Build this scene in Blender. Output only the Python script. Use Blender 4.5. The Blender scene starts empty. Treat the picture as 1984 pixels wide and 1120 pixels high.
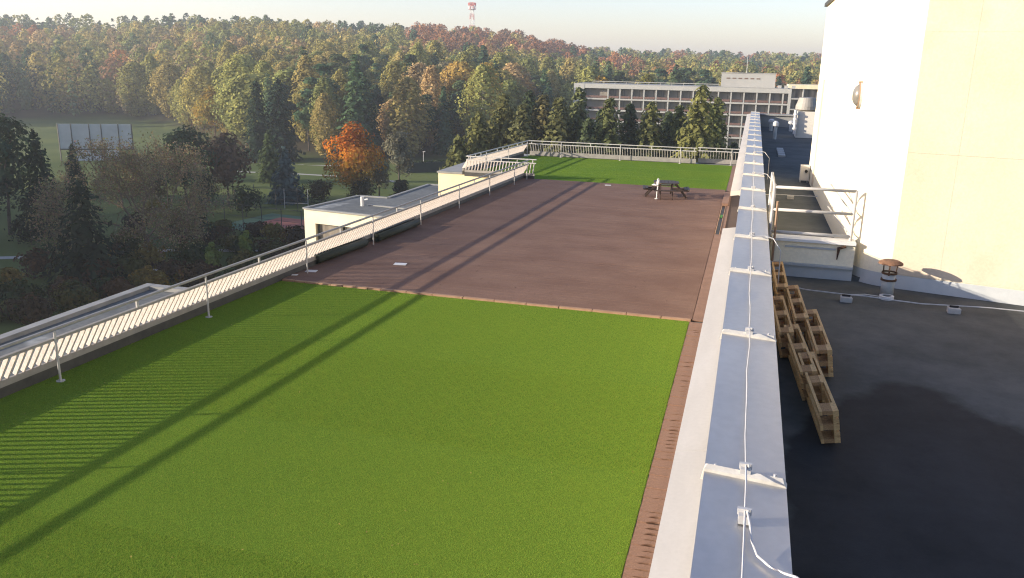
import bpy, bmesh, math, random
import numpy as np
from mathutils import Matrix, Vector

# ------------------------------------------------------------------ camera, sky, sun, exposure
scene = bpy.context.scene
COL = scene.collection
R = math.radians

cam_d = bpy.data.cameras.new('camera')
cam = bpy.data.objects.new('camera', cam_d)
COL.objects.link(cam)
scene.camera = cam
cam_d.sensor_width = 36.0
cam_d.lens = 1600.0 / 1984.0 * 36.0
cam_d.clip_start = 0.1
cam_d.clip_end = 9000.0
EYE = 6.4
def camera_axes(f=1600.0, vp=(1466.0, 134.0), roll=1.2):
    d = np.array([vp[0] - 992, vp[1] - 560, f]); d /= np.linalg.norm(d)
    h = np.array([math.cos(R(roll)), math.sin(R(roll)), 0.0])
    up = np.cross(h, d); up /= np.linalg.norm(up)
    if up[1] > 0: up = -up
    x = np.cross(d, up)
    if x[0] < 0: x = -x
    return np.array([x, d, up])
RW = camera_axes()
right, down, fwd = RW[:, 0], RW[:, 1], RW[:, 2]
cam.matrix_world = Matrix(((right[0], -down[0], -fwd[0], 0), (right[1], -down[1], -fwd[1], 0),
                           (right[2], -down[2], -fwd[2], EYE), (0, 0, 0, 1)))

SUN_EL = R(13.0)
SHADOW_AZ = R(24.0)                       # shadows run 24 degrees off +X towards +Y
sun_from = Vector((-math.cos(SHADOW_AZ) * math.cos(SUN_EL), -math.sin(SHADOW_AZ) * math.cos(SUN_EL), math.sin(SUN_EL)))
world = bpy.data.worlds.new('World')
scene.world = world
world.use_nodes = True
wn = world.node_tree.nodes; wl = world.node_tree.links
wn.clear()
sky = wn.new('ShaderNodeTexSky'); sky.sky_type = 'NISHITA'; sky.sun_disc = False
sky.sun_elevation = SUN_EL
sky.sun_rotation = math.atan2(sun_from.x, sun_from.y)
sky.altitude = 300; sky.air_density = 1.0; sky.dust_density = 1.1; sky.ozone_density = 2.0
bg = wn.new('ShaderNodeBackground'); bg.inputs['Strength'].default_value = 0.135
out = wn.new('ShaderNodeOutputWorld')
tint = wn.new('ShaderNodeMix'); tint.data_type = 'RGBA'; tint.blend_type = 'MULTIPLY'; tint.inputs['Factor'].default_value = 1.0
tint.inputs[7].default_value = (1.10, 0.955, 1.03, 1)
wl.new(sky.outputs[0], tint.inputs[6]); wl.new(tint.outputs[2], bg.inputs[0]); wl.new(bg.outputs[0], out.inputs[0])

sun_d = bpy.data.lights.new('sun', 'SUN')
sun_d.energy = 5.0; sun_d.angle = R(0.5); sun_d.color = (1.0, 0.87, 0.69)
sun_o = bpy.data.objects.new('sun', sun_d); COL.objects.link(sun_o)
sun_o.rotation_euler = (-sun_from).to_track_quat('-Z', 'Y').to_euler()
sun_o.location = (-40, -20, 40)

scene.view_settings.view_transform = 'Standard'
scene.view_settings.look = 'None'
scene.view_settings.gamma = 1.0
scene.view_settings.use_curve_mapping = False
scene.view_settings.exposure = 1.15
scene.cycles.use_denoising = True
scene.cycles.use_adaptive_sampling = False
scene.cycles.denoising_prefilter = 'NONE'
scene.cycles.filter_width = 1.15
scene.cycles.max_bounces = 6
scene.cycles.volume_bounces = 0
scene.cycles.transparent_max_bounces = 8
scene.cycles.caustics_reflective = False
scene.cycles.caustics_refractive = False

rng = np.random.default_rng(7)
random.seed(7)

# ------------------------------------------------------------------ materials
def new_mat(name):
    m = bpy.data.materials.new(name); m.use_nodes = True
    nt = m.node_tree
    return m, nt, nt.nodes, nt.links, nt.nodes['Principled BSDF']

def surf(name, c1, c2=None, scale=3.0, rough=0.8, metal=0.0, bump=0.0, bscale=30.0, detail=6.0, fine=None, spec=0.5,
         stretch=(1, 1, 1), lo=0.35, hi=0.65, third=None, coords='Object'):
    """noise-mottled surface: c1/c2 large blotches, optional fine speckle colour, bump"""
    m, nt, n, l, b = new_mat(name)
    b.inputs['Roughness'].default_value = rough
    b.inputs['Metallic'].default_value = metal
    b.inputs['Specular IOR Level'].default_value = spec
    tc = n.new('ShaderNodeTexCoord')
    mp = n.new('ShaderNodeMapping'); mp.inputs['Scale'].default_value = stretch
    l.new(tc.outputs[coords], mp.inputs['Vector'])
    src = None
    if c2 is not None:
        nz = n.new('ShaderNodeTexNoise'); nz.inputs['Scale'].default_value = scale; nz.inputs['Detail'].default_value = detail
        nz.inputs['Roughness'].default_value = 0.62
        l.new(mp.outputs[0], nz.inputs['Vector'])
        rp = n.new('ShaderNodeValToRGB')
        rp.color_ramp.elements[0].position = lo; rp.color_ramp.elements[0].color = (*c1, 1)
        rp.color_ramp.elements[1].position = hi; rp.color_ramp.elements[1].color = (*c2, 1)
        l.new(nz.outputs['Fac'], rp.inputs['Fac'])
        src = rp.outputs[0]
    if third is not None:
        nz3 = n.new('ShaderNodeTexNoise'); nz3.inputs['Scale'].default_value = third[1]; nz3.inputs['Detail'].default_value = 3
        l.new(mp.outputs[0], nz3.inputs['Vector'])
        r3 = n.new('ShaderNodeValToRGB')
        r3.color_ramp.elements[0].position = third[2]; r3.color_ramp.elements[1].position = third[3]
        r3.color_ramp.elements[0].color = (0, 0, 0, 1); r3.color_ramp.elements[1].color = (1, 1, 1, 1)
        l.new(nz3.outputs['Fac'], r3.inputs['Fac'])
        mx = n.new('ShaderNodeMix'); mx.data_type = 'RGBA'
        l.new(r3.outputs[0], mx.inputs['Factor'])
        if src: l.new(src, mx.inputs[6])
        else: mx.inputs[6].default_value = (*c1, 1)
        mx.inputs[7].default_value = (*third[0], 1)
        src = mx.outputs[2]
    if fine is not None:
        nf = n.new('ShaderNodeTexNoise'); nf.inputs['Scale'].default_value = fine[1]; nf.inputs['Detail'].default_value = 2
        l.new(tc.outputs[coords], nf.inputs['Vector'])
        mx = n.new('ShaderNodeMix'); mx.data_type = 'RGBA'; mx.blend_type = 'MULTIPLY'
        rf = n.new('ShaderNodeMapRange'); rf.inputs['From Min'].default_value = 0.3; rf.inputs['From Max'].default_value = 0.7
        rf.inputs['To Min'].default_value = fine[0]; rf.inputs['To Max'].default_value = 2.0 - fine[0]
        l.new(nf.outputs['Fac'], rf.inputs['Value'])
        mx.inputs['Factor'].default_value = 1.0
        if src: l.new(src, mx.inputs[6])
        else: mx.inputs[6].default_value = (*c1, 1)
        l.new(rf.outputs[0], mx.inputs[7])
        src = mx.outputs[2]
    if src: l.new(src, b.inputs['Base Color'])
    else: b.inputs['Base Color'].default_value = (*c1, 1)
    if bump > 0:
        nb = n.new('ShaderNodeTexNoise'); nb.inputs['Scale'].default_value = bscale; nb.inputs['Detail'].default_value = 4
        l.new(mp.outputs[0], nb.inputs['Vector'])
        bp = n.new('ShaderNodeBump'); bp.inputs['Strength'].default_value = bump; bp.inputs['Distance'].default_value = 0.02
        l.new(nb.outputs['Fac'], bp.inputs['Height']); l.new(bp.outputs[0], b.inputs['Normal'])
    return m

def leaf_mat(name, base=None, attr='tint', trans=0.33, fixed=None):
    """foliage: object colour times a per-leaf tint"""
    m = bpy.data.materials.new(name); m.use_nodes = True
    nt = m.node_tree; n = nt.nodes; l = nt.links; n.clear()
    o = n.new('ShaderNodeOutputMaterial')
    at = n.new('ShaderNodeAttribute'); at.attribute_name = attr
    if base is None:
        oi = n.new('ShaderNodeObjectInfo')
        mx = n.new('ShaderNodeMix'); mx.data_type = 'RGBA'; mx.blend_type = 'MULTIPLY'; mx.inputs['Factor'].default_value = 1
        if fixed is None: l.new(oi.outputs['Color'], mx.inputs[6])
        else: mx.inputs[6].default_value = (*fixed, 1)
        l.new(at.outputs['Color'], mx.inputs[7])
        c = mx.outputs[2]
    else:
        c = at.outputs['Color']
    d = n.new('ShaderNodeBsdfDiffuse'); t = n.new('ShaderNodeBsdfTranslucent')
    ms = n.new('ShaderNodeMixShader'); ms.inputs[0].default_value = trans
    l.new(c, d.inputs[0]); l.new(c, t.inputs[0])
    l.new(d.outputs[0], ms.inputs[1]); l.new(t.outputs[0], ms.inputs[2]); l.new(ms.outputs[0], o.inputs[0])
    return m

M = {}
M['turf'] = surf('turf', (0.110, 0.190, 0.028), (0.134, 0.208, 0.028), scale=0.35, rough=0.9, bump=0.6, bscale=210, fine=(0.5, 160), spec=0.0)
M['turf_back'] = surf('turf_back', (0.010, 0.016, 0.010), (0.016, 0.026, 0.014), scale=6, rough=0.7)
M['deck'] = surf('deck', (0.140, 0.082, 0.060), (0.178, 0.110, 0.081), scale=0.7, rough=0.75, bump=0.25, bscale=40, stretch=(0.6, 1.0, 1), spec=0.12,
                 third=((0.195, 0.12, 0.092), 0.45, 0.58, 0.82), fine=(0.82, 50))
M['deck_edge'] = surf('deck_edge', (0.26, 0.15, 0.085), (0.33, 0.20, 0.12), scale=6, rough=0.7)
M['strip'] = surf('strip', (0.165, 0.088, 0.055), (0.205, 0.115, 0.075), scale=2.5, rough=0.75, bump=0.3, bscale=30, fine=(0.85, 40))
M['strip_dark'] = surf('strip_dark', (0.05, 0.028, 0.018), (0.065, 0.036, 0.024), scale=4, rough=0.9)
M['railwhite'] = surf('railwhite', (0.384, 0.372, 0.347), (0.434, 0.422, 0.397), scale=5, rough=0.55, bump=0.05)
M['railgrey'] = surf('railgrey', (0.240, 0.228, 0.204), (0.282, 0.270, 0.246), scale=5, rough=0.6)
M['fin'] = surf('fin', (0.521, 0.460, 0.408), (0.624, 0.572, 0.521), scale=2.0, rough=0.6, fine=(0.85, 25))
M['finbeam'] = surf('finbeam', (0.211, 0.198, 0.180), (0.273, 0.260, 0.236), scale=3.0, rough=0.75, bump=0.2)
M['galv'] = surf('galv', (0.45, 0.45, 0.455), (0.53, 0.525, 0.52), scale=1.2, rough=0.44, metal=0.85, bump=0.10, bscale=4, stretch=(1.5, 0.5, 1), fine=(0.965, 14),
                 third=((0.33, 0.36, 0.42), 0.9, 0.60, 0.78))
M['galvstrap'] = surf('galvstrap', (0.435, 0.420, 0.375), (0.525, 0.510, 0.465), scale=8, rough=0.6, bump=0.1)
M['ledge'] = surf('ledge', (0.475, 0.445, 0.395), (0.535, 0.505, 0.455), scale=1.2, rough=0.75, stretch=(3, 0.6, 1), fine=(0.975, 40), bump=0.03, bscale=12)
M['alu'] = surf('alu', (0.434, 0.434, 0.434), (0.504, 0.504, 0.504), scale=9, rough=0.4, metal=0.15)
M['plaster'] = surf('plaster', (0.76, 0.68, 0.50), (0.80, 0.73, 0.56), scale=0.7, rough=0.9, bump=0.12, bscale=55, fine=(0.95, 30))
M['plaster_panel'] = surf('plaster_panel', (0.525, 0.435, 0.325), (0.585, 0.49, 0.375), scale=0.8, rough=0.9, bump=0.12, bscale=50, fine=(0.95, 30),
                          third=((0.47, 0.36, 0.255), 1.3, 0.55, 0.85))
M['flash'] = surf('flash', (0.345, 0.367, 0.375), (0.420, 0.435, 0.435), scale=3, rough=0.6, bump=0.15, bscale=12)
M['cream'] = surf('cream', (0.629, 0.544, 0.357), (0.680, 0.603, 0.425), scale=0.5, rough=0.9, fine=(0.96, 20))
M['creamwing'] = surf('creamwing', (0.576, 0.528, 0.400), (0.640, 0.600, 0.480), scale=0.4, rough=0.9, third=((0.55, 0.47, 0.36), 0.35, 0.62, 0.82))
M['roofgrey'] = surf('roofgrey', (0.080, 0.088, 0.088), (0.125, 0.132, 0.128), scale=0.35, rough=0.8, third=((0.26, 0.27, 0.26), 0.28, 0.63, 0.72), fine=(0.8, 4))
M['roofrim'] = surf('roofrim', (0.196, 0.202, 0.196), (0.265, 0.265, 0.254), scale=1.0, rough=0.8)
M['render_wall'] = surf('render_wall', (0.55, 0.52, 0.46), (0.62, 0.59, 0.52), scale=0.4, rough=0.9)
M['glass'] = surf('glass', (0.02, 0.025, 0.03), (0.05, 0.05, 0.05), scale=0.6, rough=0.12, spec=0.6)
M['wood_pallet'] = surf('wood_pallet', (0.46, 0.28, 0.11), (0.60, 0.40, 0.18), scale=5, rough=0.8, stretch=(1, 1, 5), bump=0.2, fine=(0.8, 60))
M['wood_block'] = surf('wood_block', (0.28, 0.155, 0.065), (0.38, 0.23, 0.10), scale=9, rough=0.85, bump=0.2, fine=(0.7, 80))
M['wood_table'] = surf('wood_table', (0.030, 0.018, 0.013), (0.051, 0.030, 0.022), scale=6, rough=0.6, fine=(0.8, 40))
M['white'] = surf('white', (0.592, 0.592, 0.576), (0.640, 0.640, 0.624), scale=4, rough=0.5)
M['concrete'] = surf('concrete', (0.352, 0.344, 0.328), (0.416, 0.408, 0.392), scale=20, rough=0.9, bump=0.2)
M['rust'] = surf('rust', (0.115, 0.060, 0.034), (0.20, 0.105, 0.06), scale=14, rough=0.9, bump=0.3)
M['rustdark'] = surf('rustdark', (0.05, 0.03, 0.02), (0.12, 0.06, 0.03), scale=20, rough=0.9)
M['pipegrey'] = surf('pipegrey', (0.33, 0.35, 0.35), (0.44, 0.45, 0.44), scale=6, rough=0.6)
M['black'] = surf('black', (0.012, 0.012, 0.012), None, rough=0.7)
M['lampglass'] = surf('lampglass', (0.13, 0.125, 0.115), (0.18, 0.17, 0.155), scale=8, rough=0.25)
M['bark'] = surf('bark', (0.055, 0.042, 0.030), (0.10, 0.08, 0.06), scale=4, rough=0.95, stretch=(3, 3, 0.6), bump=0.4)
M['birchbark'] = surf('birchbark', (0.50, 0.48, 0.44), (0.30, 0.28, 0.25), scale=3, rough=0.9)
M['twig'] = surf('twig', (0.10, 0.072, 0.050), (0.15, 0.11, 0.075), scale=1, rough=0.95)
M['path'] = surf('path', (0.30, 0.29, 0.26), (0.38, 0.37, 0.34), scale=0.4, rough=0.9)
M['court'] = surf('court', (0.26, 0.075, 0.05), (0.32, 0.105, 0.07), scale=0.3, rough=0.9)
M['courtgreen'] = surf('courtgreen', (0.05, 0.11, 0.06), (0.07, 0.14, 0.075), scale=0.3, rough=0.9)
M['hotelwhite'] = surf('hotelwhite', (0.330, 0.330, 0.315), (0.373, 0.373, 0.352), scale=0.2, rough=0.85)
M['hotelglass'] = surf('hotelglass', (0.165, 0.148, 0.125), (0.26, 0.235, 0.20), scale=0.35, rough=0.35, stretch=(1, 1, 0.15))
M['hotelglass2'] = surf('hotelglass2', (0.05, 0.045, 0.04), (0.30, 0.26, 0.21), scale=0.9, rough=0.35, stretch=(1, 1, 0.1))
M['hotelrail'] = surf('hotelrail', (0.105, 0.060, 0.048), (0.15, 0.085, 0.070), scale=1.1, rough=0.7)
M['hotelbrown'] = surf('hotelbrown', (0.12, 0.08, 0.06), (0.17, 0.12, 0.09), scale=0.5, rough=0.8)
M['screen'] = surf('screen', (0.405, 0.419, 0.405), (0.486, 0.499, 0.486), scale=0.3, rough=0.8)
M['screenlow'] = surf('screenlow', (0.50, 0.52, 0.54), (0.58, 0.60, 0.62), scale=0.3, rough=0.8)
M['steel_dark'] = surf('steel_dark', (0.03, 0.03, 0.03), (0.05, 0.05, 0.045), scale=5, rough=0.6)
M['mastred'] = surf('mastred', (0.42, 0.10, 0.08), None, rough=0.6)
M['hut'] = surf('hut', (0.45, 0.24, 0.08), (0.52, 0.30, 0.12), scale=3, rough=0.8)
M['poleb'] = surf('poleb', (0.22, 0.14, 0.09), (0.30, 0.20, 0.13), scale=6, rough=0.8)
M['leaf'] = leaf_mat('leaf')
M['leafstuff'] = leaf_mat('leafstuff', base=True)
M['blade'] = leaf_mat('blade', fixed=(0.200, 0.325, 0.044), trans=0.33)
M['barrier'] = surf('barrier', (0.08, 0.28, 0.05), None, rough=0.8)

# bitumen roof with a darker wet stain of its own shape
def bitumen():
    m, nt, n, l, b = new_mat('bitumen')
    tc = n.new('ShaderNodeTexCoord')
    nz = n.new('ShaderNodeTexNoise'); nz.inputs['Scale'].default_value = 1.3; nz.inputs['Detail'].default_value = 12; nz.inputs['Roughness'].default_value = 0.72
    l.new(tc.outputs['Object'], nz.inputs['Vector'])
    rp = n.new('ShaderNodeValToRGB')
    rp.color_ramp.elements[0].position = 0.36; rp.color_ramp.elements[0].color = (0.045, 0.052, 0.053, 1)
    rp.color_ramp.elements[1].position = 0.66; rp.color_ramp.elements[1].color = (0.090, 0.096, 0.096, 1)
    l.new(nz.outputs['Fac'], rp.inputs['Fac'])
    # stain: ellipse in roof coordinates with a ragged border
    mp = n.new('ShaderNodeMapping'); mp.inputs['Location'].default_value = (-1.95, -4.6, 0); mp.vector_type = 'POINT'
    l.new(tc.outputs['Object'], mp.inputs['Vector'])
    nd = n.new('ShaderNodeTexNoise'); nd.inputs['Scale'].default_value = 1.6; nd.inputs['Detail'].default_value = 5
    l.new(tc.outputs['Object'], nd.inputs['Vector'])
    mx = n.new('ShaderNodeVectorMath'); mx.operation = 'SCALE'; mx.inputs['Scale'].default_value = 0.7
    l.new(nd.outputs['Color'], mx.inputs[0])
    ad = n.new('ShaderNodeVectorMath'); ad.operation = 'ADD'
    l.new(mp.outputs[0], ad.inputs[0]); l.new(mx.outputs[0], ad.inputs[1])
    sc = n.new('ShaderNodeVectorMath'); sc.operation = 'MULTIPLY'; sc.inputs[1].default_value = (0.80, 0.26, 0)
    l.new(ad.outputs[0], sc.inputs[0])
    ln = n.new('ShaderNodeVectorMath'); ln.operation = 'LENGTH'; l.new(sc.outputs[0], ln.inputs[0])
    mr = n.new('ShaderNodeMapRange'); mr.inputs['From Min'].default_value = 0.96; mr.inputs['From Max'].default_value = 1.02
    mr.inputs['To Min'].default_value = 1; mr.inputs['To Max'].default_value = 0
    l.new(ln.outputs['Value'], mr.inputs['Value'])
    mc = n.new('ShaderNodeMix'); mc.data_type = 'RGBA'; l.new(mr.outputs[0], mc.inputs['Factor'])
    l.new(rp.outputs[0], mc.inputs[6])
    dk = n.new('ShaderNodeMix'); dk.data_type = 'RGBA'; dk.blend_type = 'MULTIPLY'; dk.inputs['Factor'].default_value = 1
    l.new(rp.outputs[0], dk.inputs[6]); dk.inputs[7].default_value = (0.34, 0.34, 0.37, 1)
    l.new(dk.outputs[2], mc.inputs[7])
    l.new(mc.outputs[2], b.inputs['Base Color'])
    b.inputs['Roughness'].default_value = 0.9
    b.inputs['Specular IOR Level'].default_value = 0.25
    nb = n.new('ShaderNodeTexNoise'); nb.inputs['Scale'].default_value = 120; l.new(tc.outputs['Object'], nb.inputs['Vector'])
    bp = n.new('ShaderNodeBump'); bp.inputs['Strength'].default_value = 0.25; bp.inputs['Distance'].default_value = 0.01
    l.new(nb.outputs['Fac'], bp.inputs['Height']); l.new(bp.outputs[0], b.inputs['Normal'])
    return m
M['bitumen'] = bitumen()

# ground: grass, meadow and forest floor chosen by a painted land-use attribute of the terrain
def ground_mat():
    m, nt, n, l, b = new_mat('ground')
    tc = n.new('ShaderNodeTexCoord')
    def ramp(scale, a, c):
        nz = n.new('ShaderNodeTexNoise'); nz.inputs['Scale'].default_value = scale; nz.inputs['Detail'].default_value = 6
        l.new(tc.outputs['Object'], nz.inputs['Vector'])
        r = n.new('ShaderNodeValToRGB'); r.color_ramp.elements[0].position = 0.35; r.color_ramp.elements[1].position = 0.65
        r.color_ramp.elements[0].color = (*a, 1); r.color_ramp.elements[1].color = (*c, 1)
        l.new(nz.outputs['Fac'], r.inputs['Fac']); return r.outputs[0]
    g = ramp(0.05, (0.060, 0.088, 0.024), (0.105, 0.128, 0.036))
    f = ramp(0.09, (0.030, 0.026, 0.014), (0.055, 0.042, 0.022))
    at = n.new('ShaderNodeAttribute'); at.attribute_name = 'forest'
    mx = n.new('ShaderNodeMix'); mx.data_type = 'RGBA'
    l.new(at.outputs['Fac'], mx.inputs['Factor']); l.new(g, mx.inputs[6]); l.new(f, mx.inputs[7])
    l.new(mx.outputs[2], b.inputs['Base Color']); b.inputs['Roughness'].default_value = 0.95
    b.inputs['Specular IOR Level'].default_value = 0.1
    return m
M['ground'] = ground_mat()

# ------------------------------------------------------------------ mesh helpers
class MB:
    def __init__(s): s.v = []; s.f = []
    def add(s, vs, fs):
        o = len(s.v); s.v += [tuple(map(float, p)) for p in vs]; s.f += [tuple(i + o for i in q) for q in fs]; return s
    def box(s, x0, y0, z0, x1, y1, z1):
        vs = [(x0, y0, z0), (x1, y0, z0), (x1, y1, z0), (x0, y1, z0), (x0, y0, z1), (x1, y0, z1), (x1, y1, z1), (x0, y1, z1)]
        return s.add(vs, [(3, 2, 1, 0), (4, 5, 6, 7), (0, 1, 5, 4), (1, 2, 6, 5), (2, 3, 7, 6), (3, 0, 4, 7)])
    def bar(s, p0, p1, w, h, up=(0, 0, 1)):
        p0 = Vector(p0); p1 = Vector(p1); d = (p1 - p0).normalized(); u = Vector(up)
        sd = d.cross(u).normalized(); u = sd.cross(d).normalized(); a = sd * (w / 2); c = u * (h / 2)
        vs = []
        for p in (p0, p1): vs += [p - a - c, p + a - c, p + a + c, p - a + c]
        return s.add(vs, [(3, 2, 1, 0), (4, 5, 6, 7), (0, 1, 5, 4), (1, 2, 6, 5), (2, 3, 7, 6), (3, 0, 4, 7)])
    def tube(s, p0, p1, r0, r1=None, n=8, cap=True):
        r1 = r0 if r1 is None else r1
        p0 = Vector(p0); p1 = Vector(p1); d = (p1 - p0).normalized()
        a = d.orthogonal().normalized(); c = d.cross(a)
        vs = []
        for p, r in ((p0, r0), (p1, r1)):
            for k in range(n):
                t = 2 * math.pi * k / n; vs.append(p + a * (math.cos(t) * r) + c * (math.sin(t) * r))
        fs = [(k, (k + 1) % n, n + (k + 1) % n, n + k) for k in range(n)]
        if cap: fs += [tuple(range(n - 1, -1, -1)), tuple(range(n, 2 * n))]
        return s.add(vs, fs)
    def poly(s, pts, r, n=6):
        for a, b_ in zip(pts[:-1], pts[1:]): s.tube(a, b_, r, r, n)
        return s
    def prism(s, pts, z0, z1):
        n = len(pts)
        vs = [(x, y, z0) for x, y in pts] + [(x, y, z1) for x, y in pts]
        return s.add(vs, [tuple(range(n - 1, -1, -1)), tuple(range(n, 2 * n))] + [(k, (k + 1) % n, n + (k + 1) % n, n + k) for k in range(n)])
    def lathe(s, prof, n=20, c=(0, 0, 0)):
        vs = []; m = len(prof)
        for k in range(n):
            t = 2 * math.pi * k / n
            for r, z in prof: vs.append((c[0] + r * math.cos(t), c[1] + r * math.sin(t), c[2] + z))
        fs = []
        for k in range(n):
            k2 = (k + 1) % n
            for j in range(m - 1): fs.append((k * m + j, k2 * m + j, k2 * m + j + 1, k * m + j + 1))
        return s.add(vs, fs)
    def mesh(s, name, mat, smooth=False, shift=(0, 0, 0)):
        me = bpy.data.meshes.new(name)
        me.from_pydata([(x - shift[0], y - shift[1], z - shift[2]) for x, y, z in s.v], [], s.f)
        me.materials.append(mat)
        if smooth:
            me.polygons.foreach_set('use_smooth', [True] * len(me.polygons))
        me.update()
        return me

def link(name, me, parent=None, loc=(0, 0, 0), rot=(0, 0, 0)):
    o = bpy.data.objects.new(name, me); COL.objects.link(o)
    o.location = loc; o.rotation_euler = rot
    if parent is not None: o.parent = parent
    return o
def bevel(o, w=0.01, seg=2):
    md = o.modifiers.new('bevel', 'BEVEL'); md.width = w; md.segments = seg; md.limit_method = 'ANGLE'
    return o
def origin_of(p):
    q = Vector((0, 0, 0))
    while p is not None: q = q + Vector(p.location); p = p.parent
    return q
def part(name, mb, mat, parent, smooth=False, world=True):
    """a part whose coordinates are given in the world (parent unrotated) or in the parent's own frame"""
    sh = origin_of(parent) if world else (0, 0, 0)
    return link(name, mb.mesh(name, M[mat] if isinstance(mat, str) else mat, smooth, sh), parent)
def tag(o, label, cat, group=None):
    o['label'] = label; o['category'] = cat
    if group: o['group'] = group
    return o
def thing(name, label, cat, loc=(0, 0, 0), rz=0.0, group=None):
    o = bpy.data.objects.new(name, None); COL.objects.link(o); o.empty_display_size = 0.3
    o.location = loc; o.rotation_euler = (0, 0, rz)
    return tag(o, label, cat, group)
def solo(name, mb, mat, label, cat, group=None, base=None, smooth=False):
    """a thing that is one mesh"""
    if base is None:
        a = np.array(mb.v); base = ((a[:, 0].min() + a[:, 0].max()) / 2, (a[:, 1].min() + a[:, 1].max()) / 2, a[:, 2].min())
    o = link(name, mb.mesh(name, M[mat], smooth, base), None, base)
    return tag(o, label, cat, group)
def struct(name, mb, mat, kind='structure', parent=None):
    o = link(name, mb.mesh(name, M[mat]), parent); o['kind'] = kind; return o

# ------------------------------------------------------------------ terrain
ZG = -17.6
AZ = np.radians(np.array([-180, -100, -60, -47, -41, -36, -32, -27, -22, -16, -11, -5, 8, 30, 100, 180]))
D0 = np.array([420, 330, 330, 370, 380, 300, 232, 212, 214, 232, 290, 300, 310, 400, 420, 420.])
D1 = np.array([1100, 900, 780, 760, 750, 750, 750, 760, 770, 800, 960, 1080, 1100, 1100, 1100, 1100.])
ZR = np.array([-10, 0, 11.5, 11.5, 15.5, 17, 17, 16, 17.5, 14.5, 4.5, 5.0, 3.0, -5, -12, -12.])
def terrain(x, y):
    az = np.arctan2(x, y); d = np.hypot(x, y)
    d0 = np.interp(az, AZ, D0); d1 = np.interp(az, AZ, D1); zr = np.interp(az, AZ, ZR)
    t = np.clip((d - d0 + 15) / (d1 - d0), 0, 1)
    z = ZG + (zr - ZG) * (0.55 * t + 0.45 * t * t * (3 - 2 * t))
    z = z + np.where(d > d1, -(d - d1) * 0.02, 0)
    und = 1.6 * np.sin(x * 0.021 + 1.3) * np.sin(y * 0.017) * np.clip((d - d0) / 150, 0, 1)
    return z + und
def build_ground():
    na = 300
    rad = np.concatenate([[0.5], np.linspace(20, 200, 10), np.linspace(215, 1200, 70), np.linspace(1300, 2500, 8)])
    az = np.linspace(-math.pi, math.pi, na, endpoint=False)
    A, D = np.meshgrid(az, rad, indexing='ij')
    X = D * np.sin(A); Y = D * np.cos(A); Z = np.maximum(terrain(X, Y), ZG)
    nr = len(rad)
    vs = np.stack([X, Y, Z], -1).reshape(-1, 3)
    fs = []
    for i in range(na):
        j = (i + 1) % na
        for k in range(nr - 1): fs.append((i * nr + k, i * nr + k + 1, j * nr + k + 1, j * nr + k))
    fs.append(tuple(i * nr for i in range(na)))
    me = bpy.data.meshes.new('ground'); me.from_pydata(vs.tolist(), [], fs)
    me.materials.append(M['ground'])
    d0 = np.interp(A, AZ, D0)
    fo = np.clip((D - d0 + 12) / 14, 0, 1).reshape(-1)
    at = me.attributes.new('forest', 'FLOAT', 'POINT'); at.data.foreach_set('value', fo.astype(np.float32))
    o = link('ground', me); o['kind'] = 'structure'
build_ground()

def ribbon(name, pts, w, mat, z=ZG + 0.03):
    mb = MB(); n = len(pts); L = []; Rr = []
    for i, p in enumerate(pts):
        a = Vector(pts[max(i - 1, 0)]); c = Vector(pts[min(i + 1, n - 1)]); d = (c - a).normalized(); nrm = Vector((-d.y, d.x)) * (w / 2)
        L.append((p[0] + nrm.x, p[1] + nrm.y, z)); Rr.append((p[0] - nrm.x, p[1] - nrm.y, z))
    mb.add(L + Rr, [(n + i, n + i + 1, i + 1, i) for i in range(n - 1)])
    return struct(name, mb, mat)
ribbon('garden_path', [(-110, 62), (-95, 73), (-86.3, 77.0), (-78, 81.6), (-70, 88), (-58, 92)], 1.5, 'path')
ribbon('park_path', [(-160, 166), (-132, 171.5), (-117, 174.5), (-105, 175.5), (-88, 178), (-72, 183), (-50, 186)], 3.0, 'path', ZG + 0.035)
ribbon('meadow_path', [(-108, 158), (-95, 160), (-80, 160.5), (-70, 158)], 1.4, 'path', ZG + 0.025)

# ------------------------------------------------------------------ the building under the terrace
def fence_x(y):            # the left edge of the terrace is slightly askew to the parapet
    return -13.42 + 0.0285 * y
YT0, YD0, YD1, YT1 = -2.0, 21.1, 46.0, 58.6
XR = -0.07
bld = thing('terrace_building', 'long pale building carrying the green roof terrace', 'building', (-7, 25, ZG))
w = MB(); w.prism([(fence_x(-8) - 0.55, -8), (XR + 0.2, -8), (XR + 0.2, 59.6), (-18.2, 59.6), (-18.2, 47.6), (fence_x(47.6) - 0.55, 47.6)], ZG, -0.12)
part('wall', w, 'cream', bld)
w = MB(); w.prism([(fence_x(-8) - 0.62, -8), (XR + 0.2, -8), (XR + 0.2, 59.7), (-18.27, 59.7), (-18.27, 47.53), (fence_x(47.6) - 0.62, 47.53)], -0.12, -0.02)
part('roof_slab', w, 'roofrim', bld)

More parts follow.
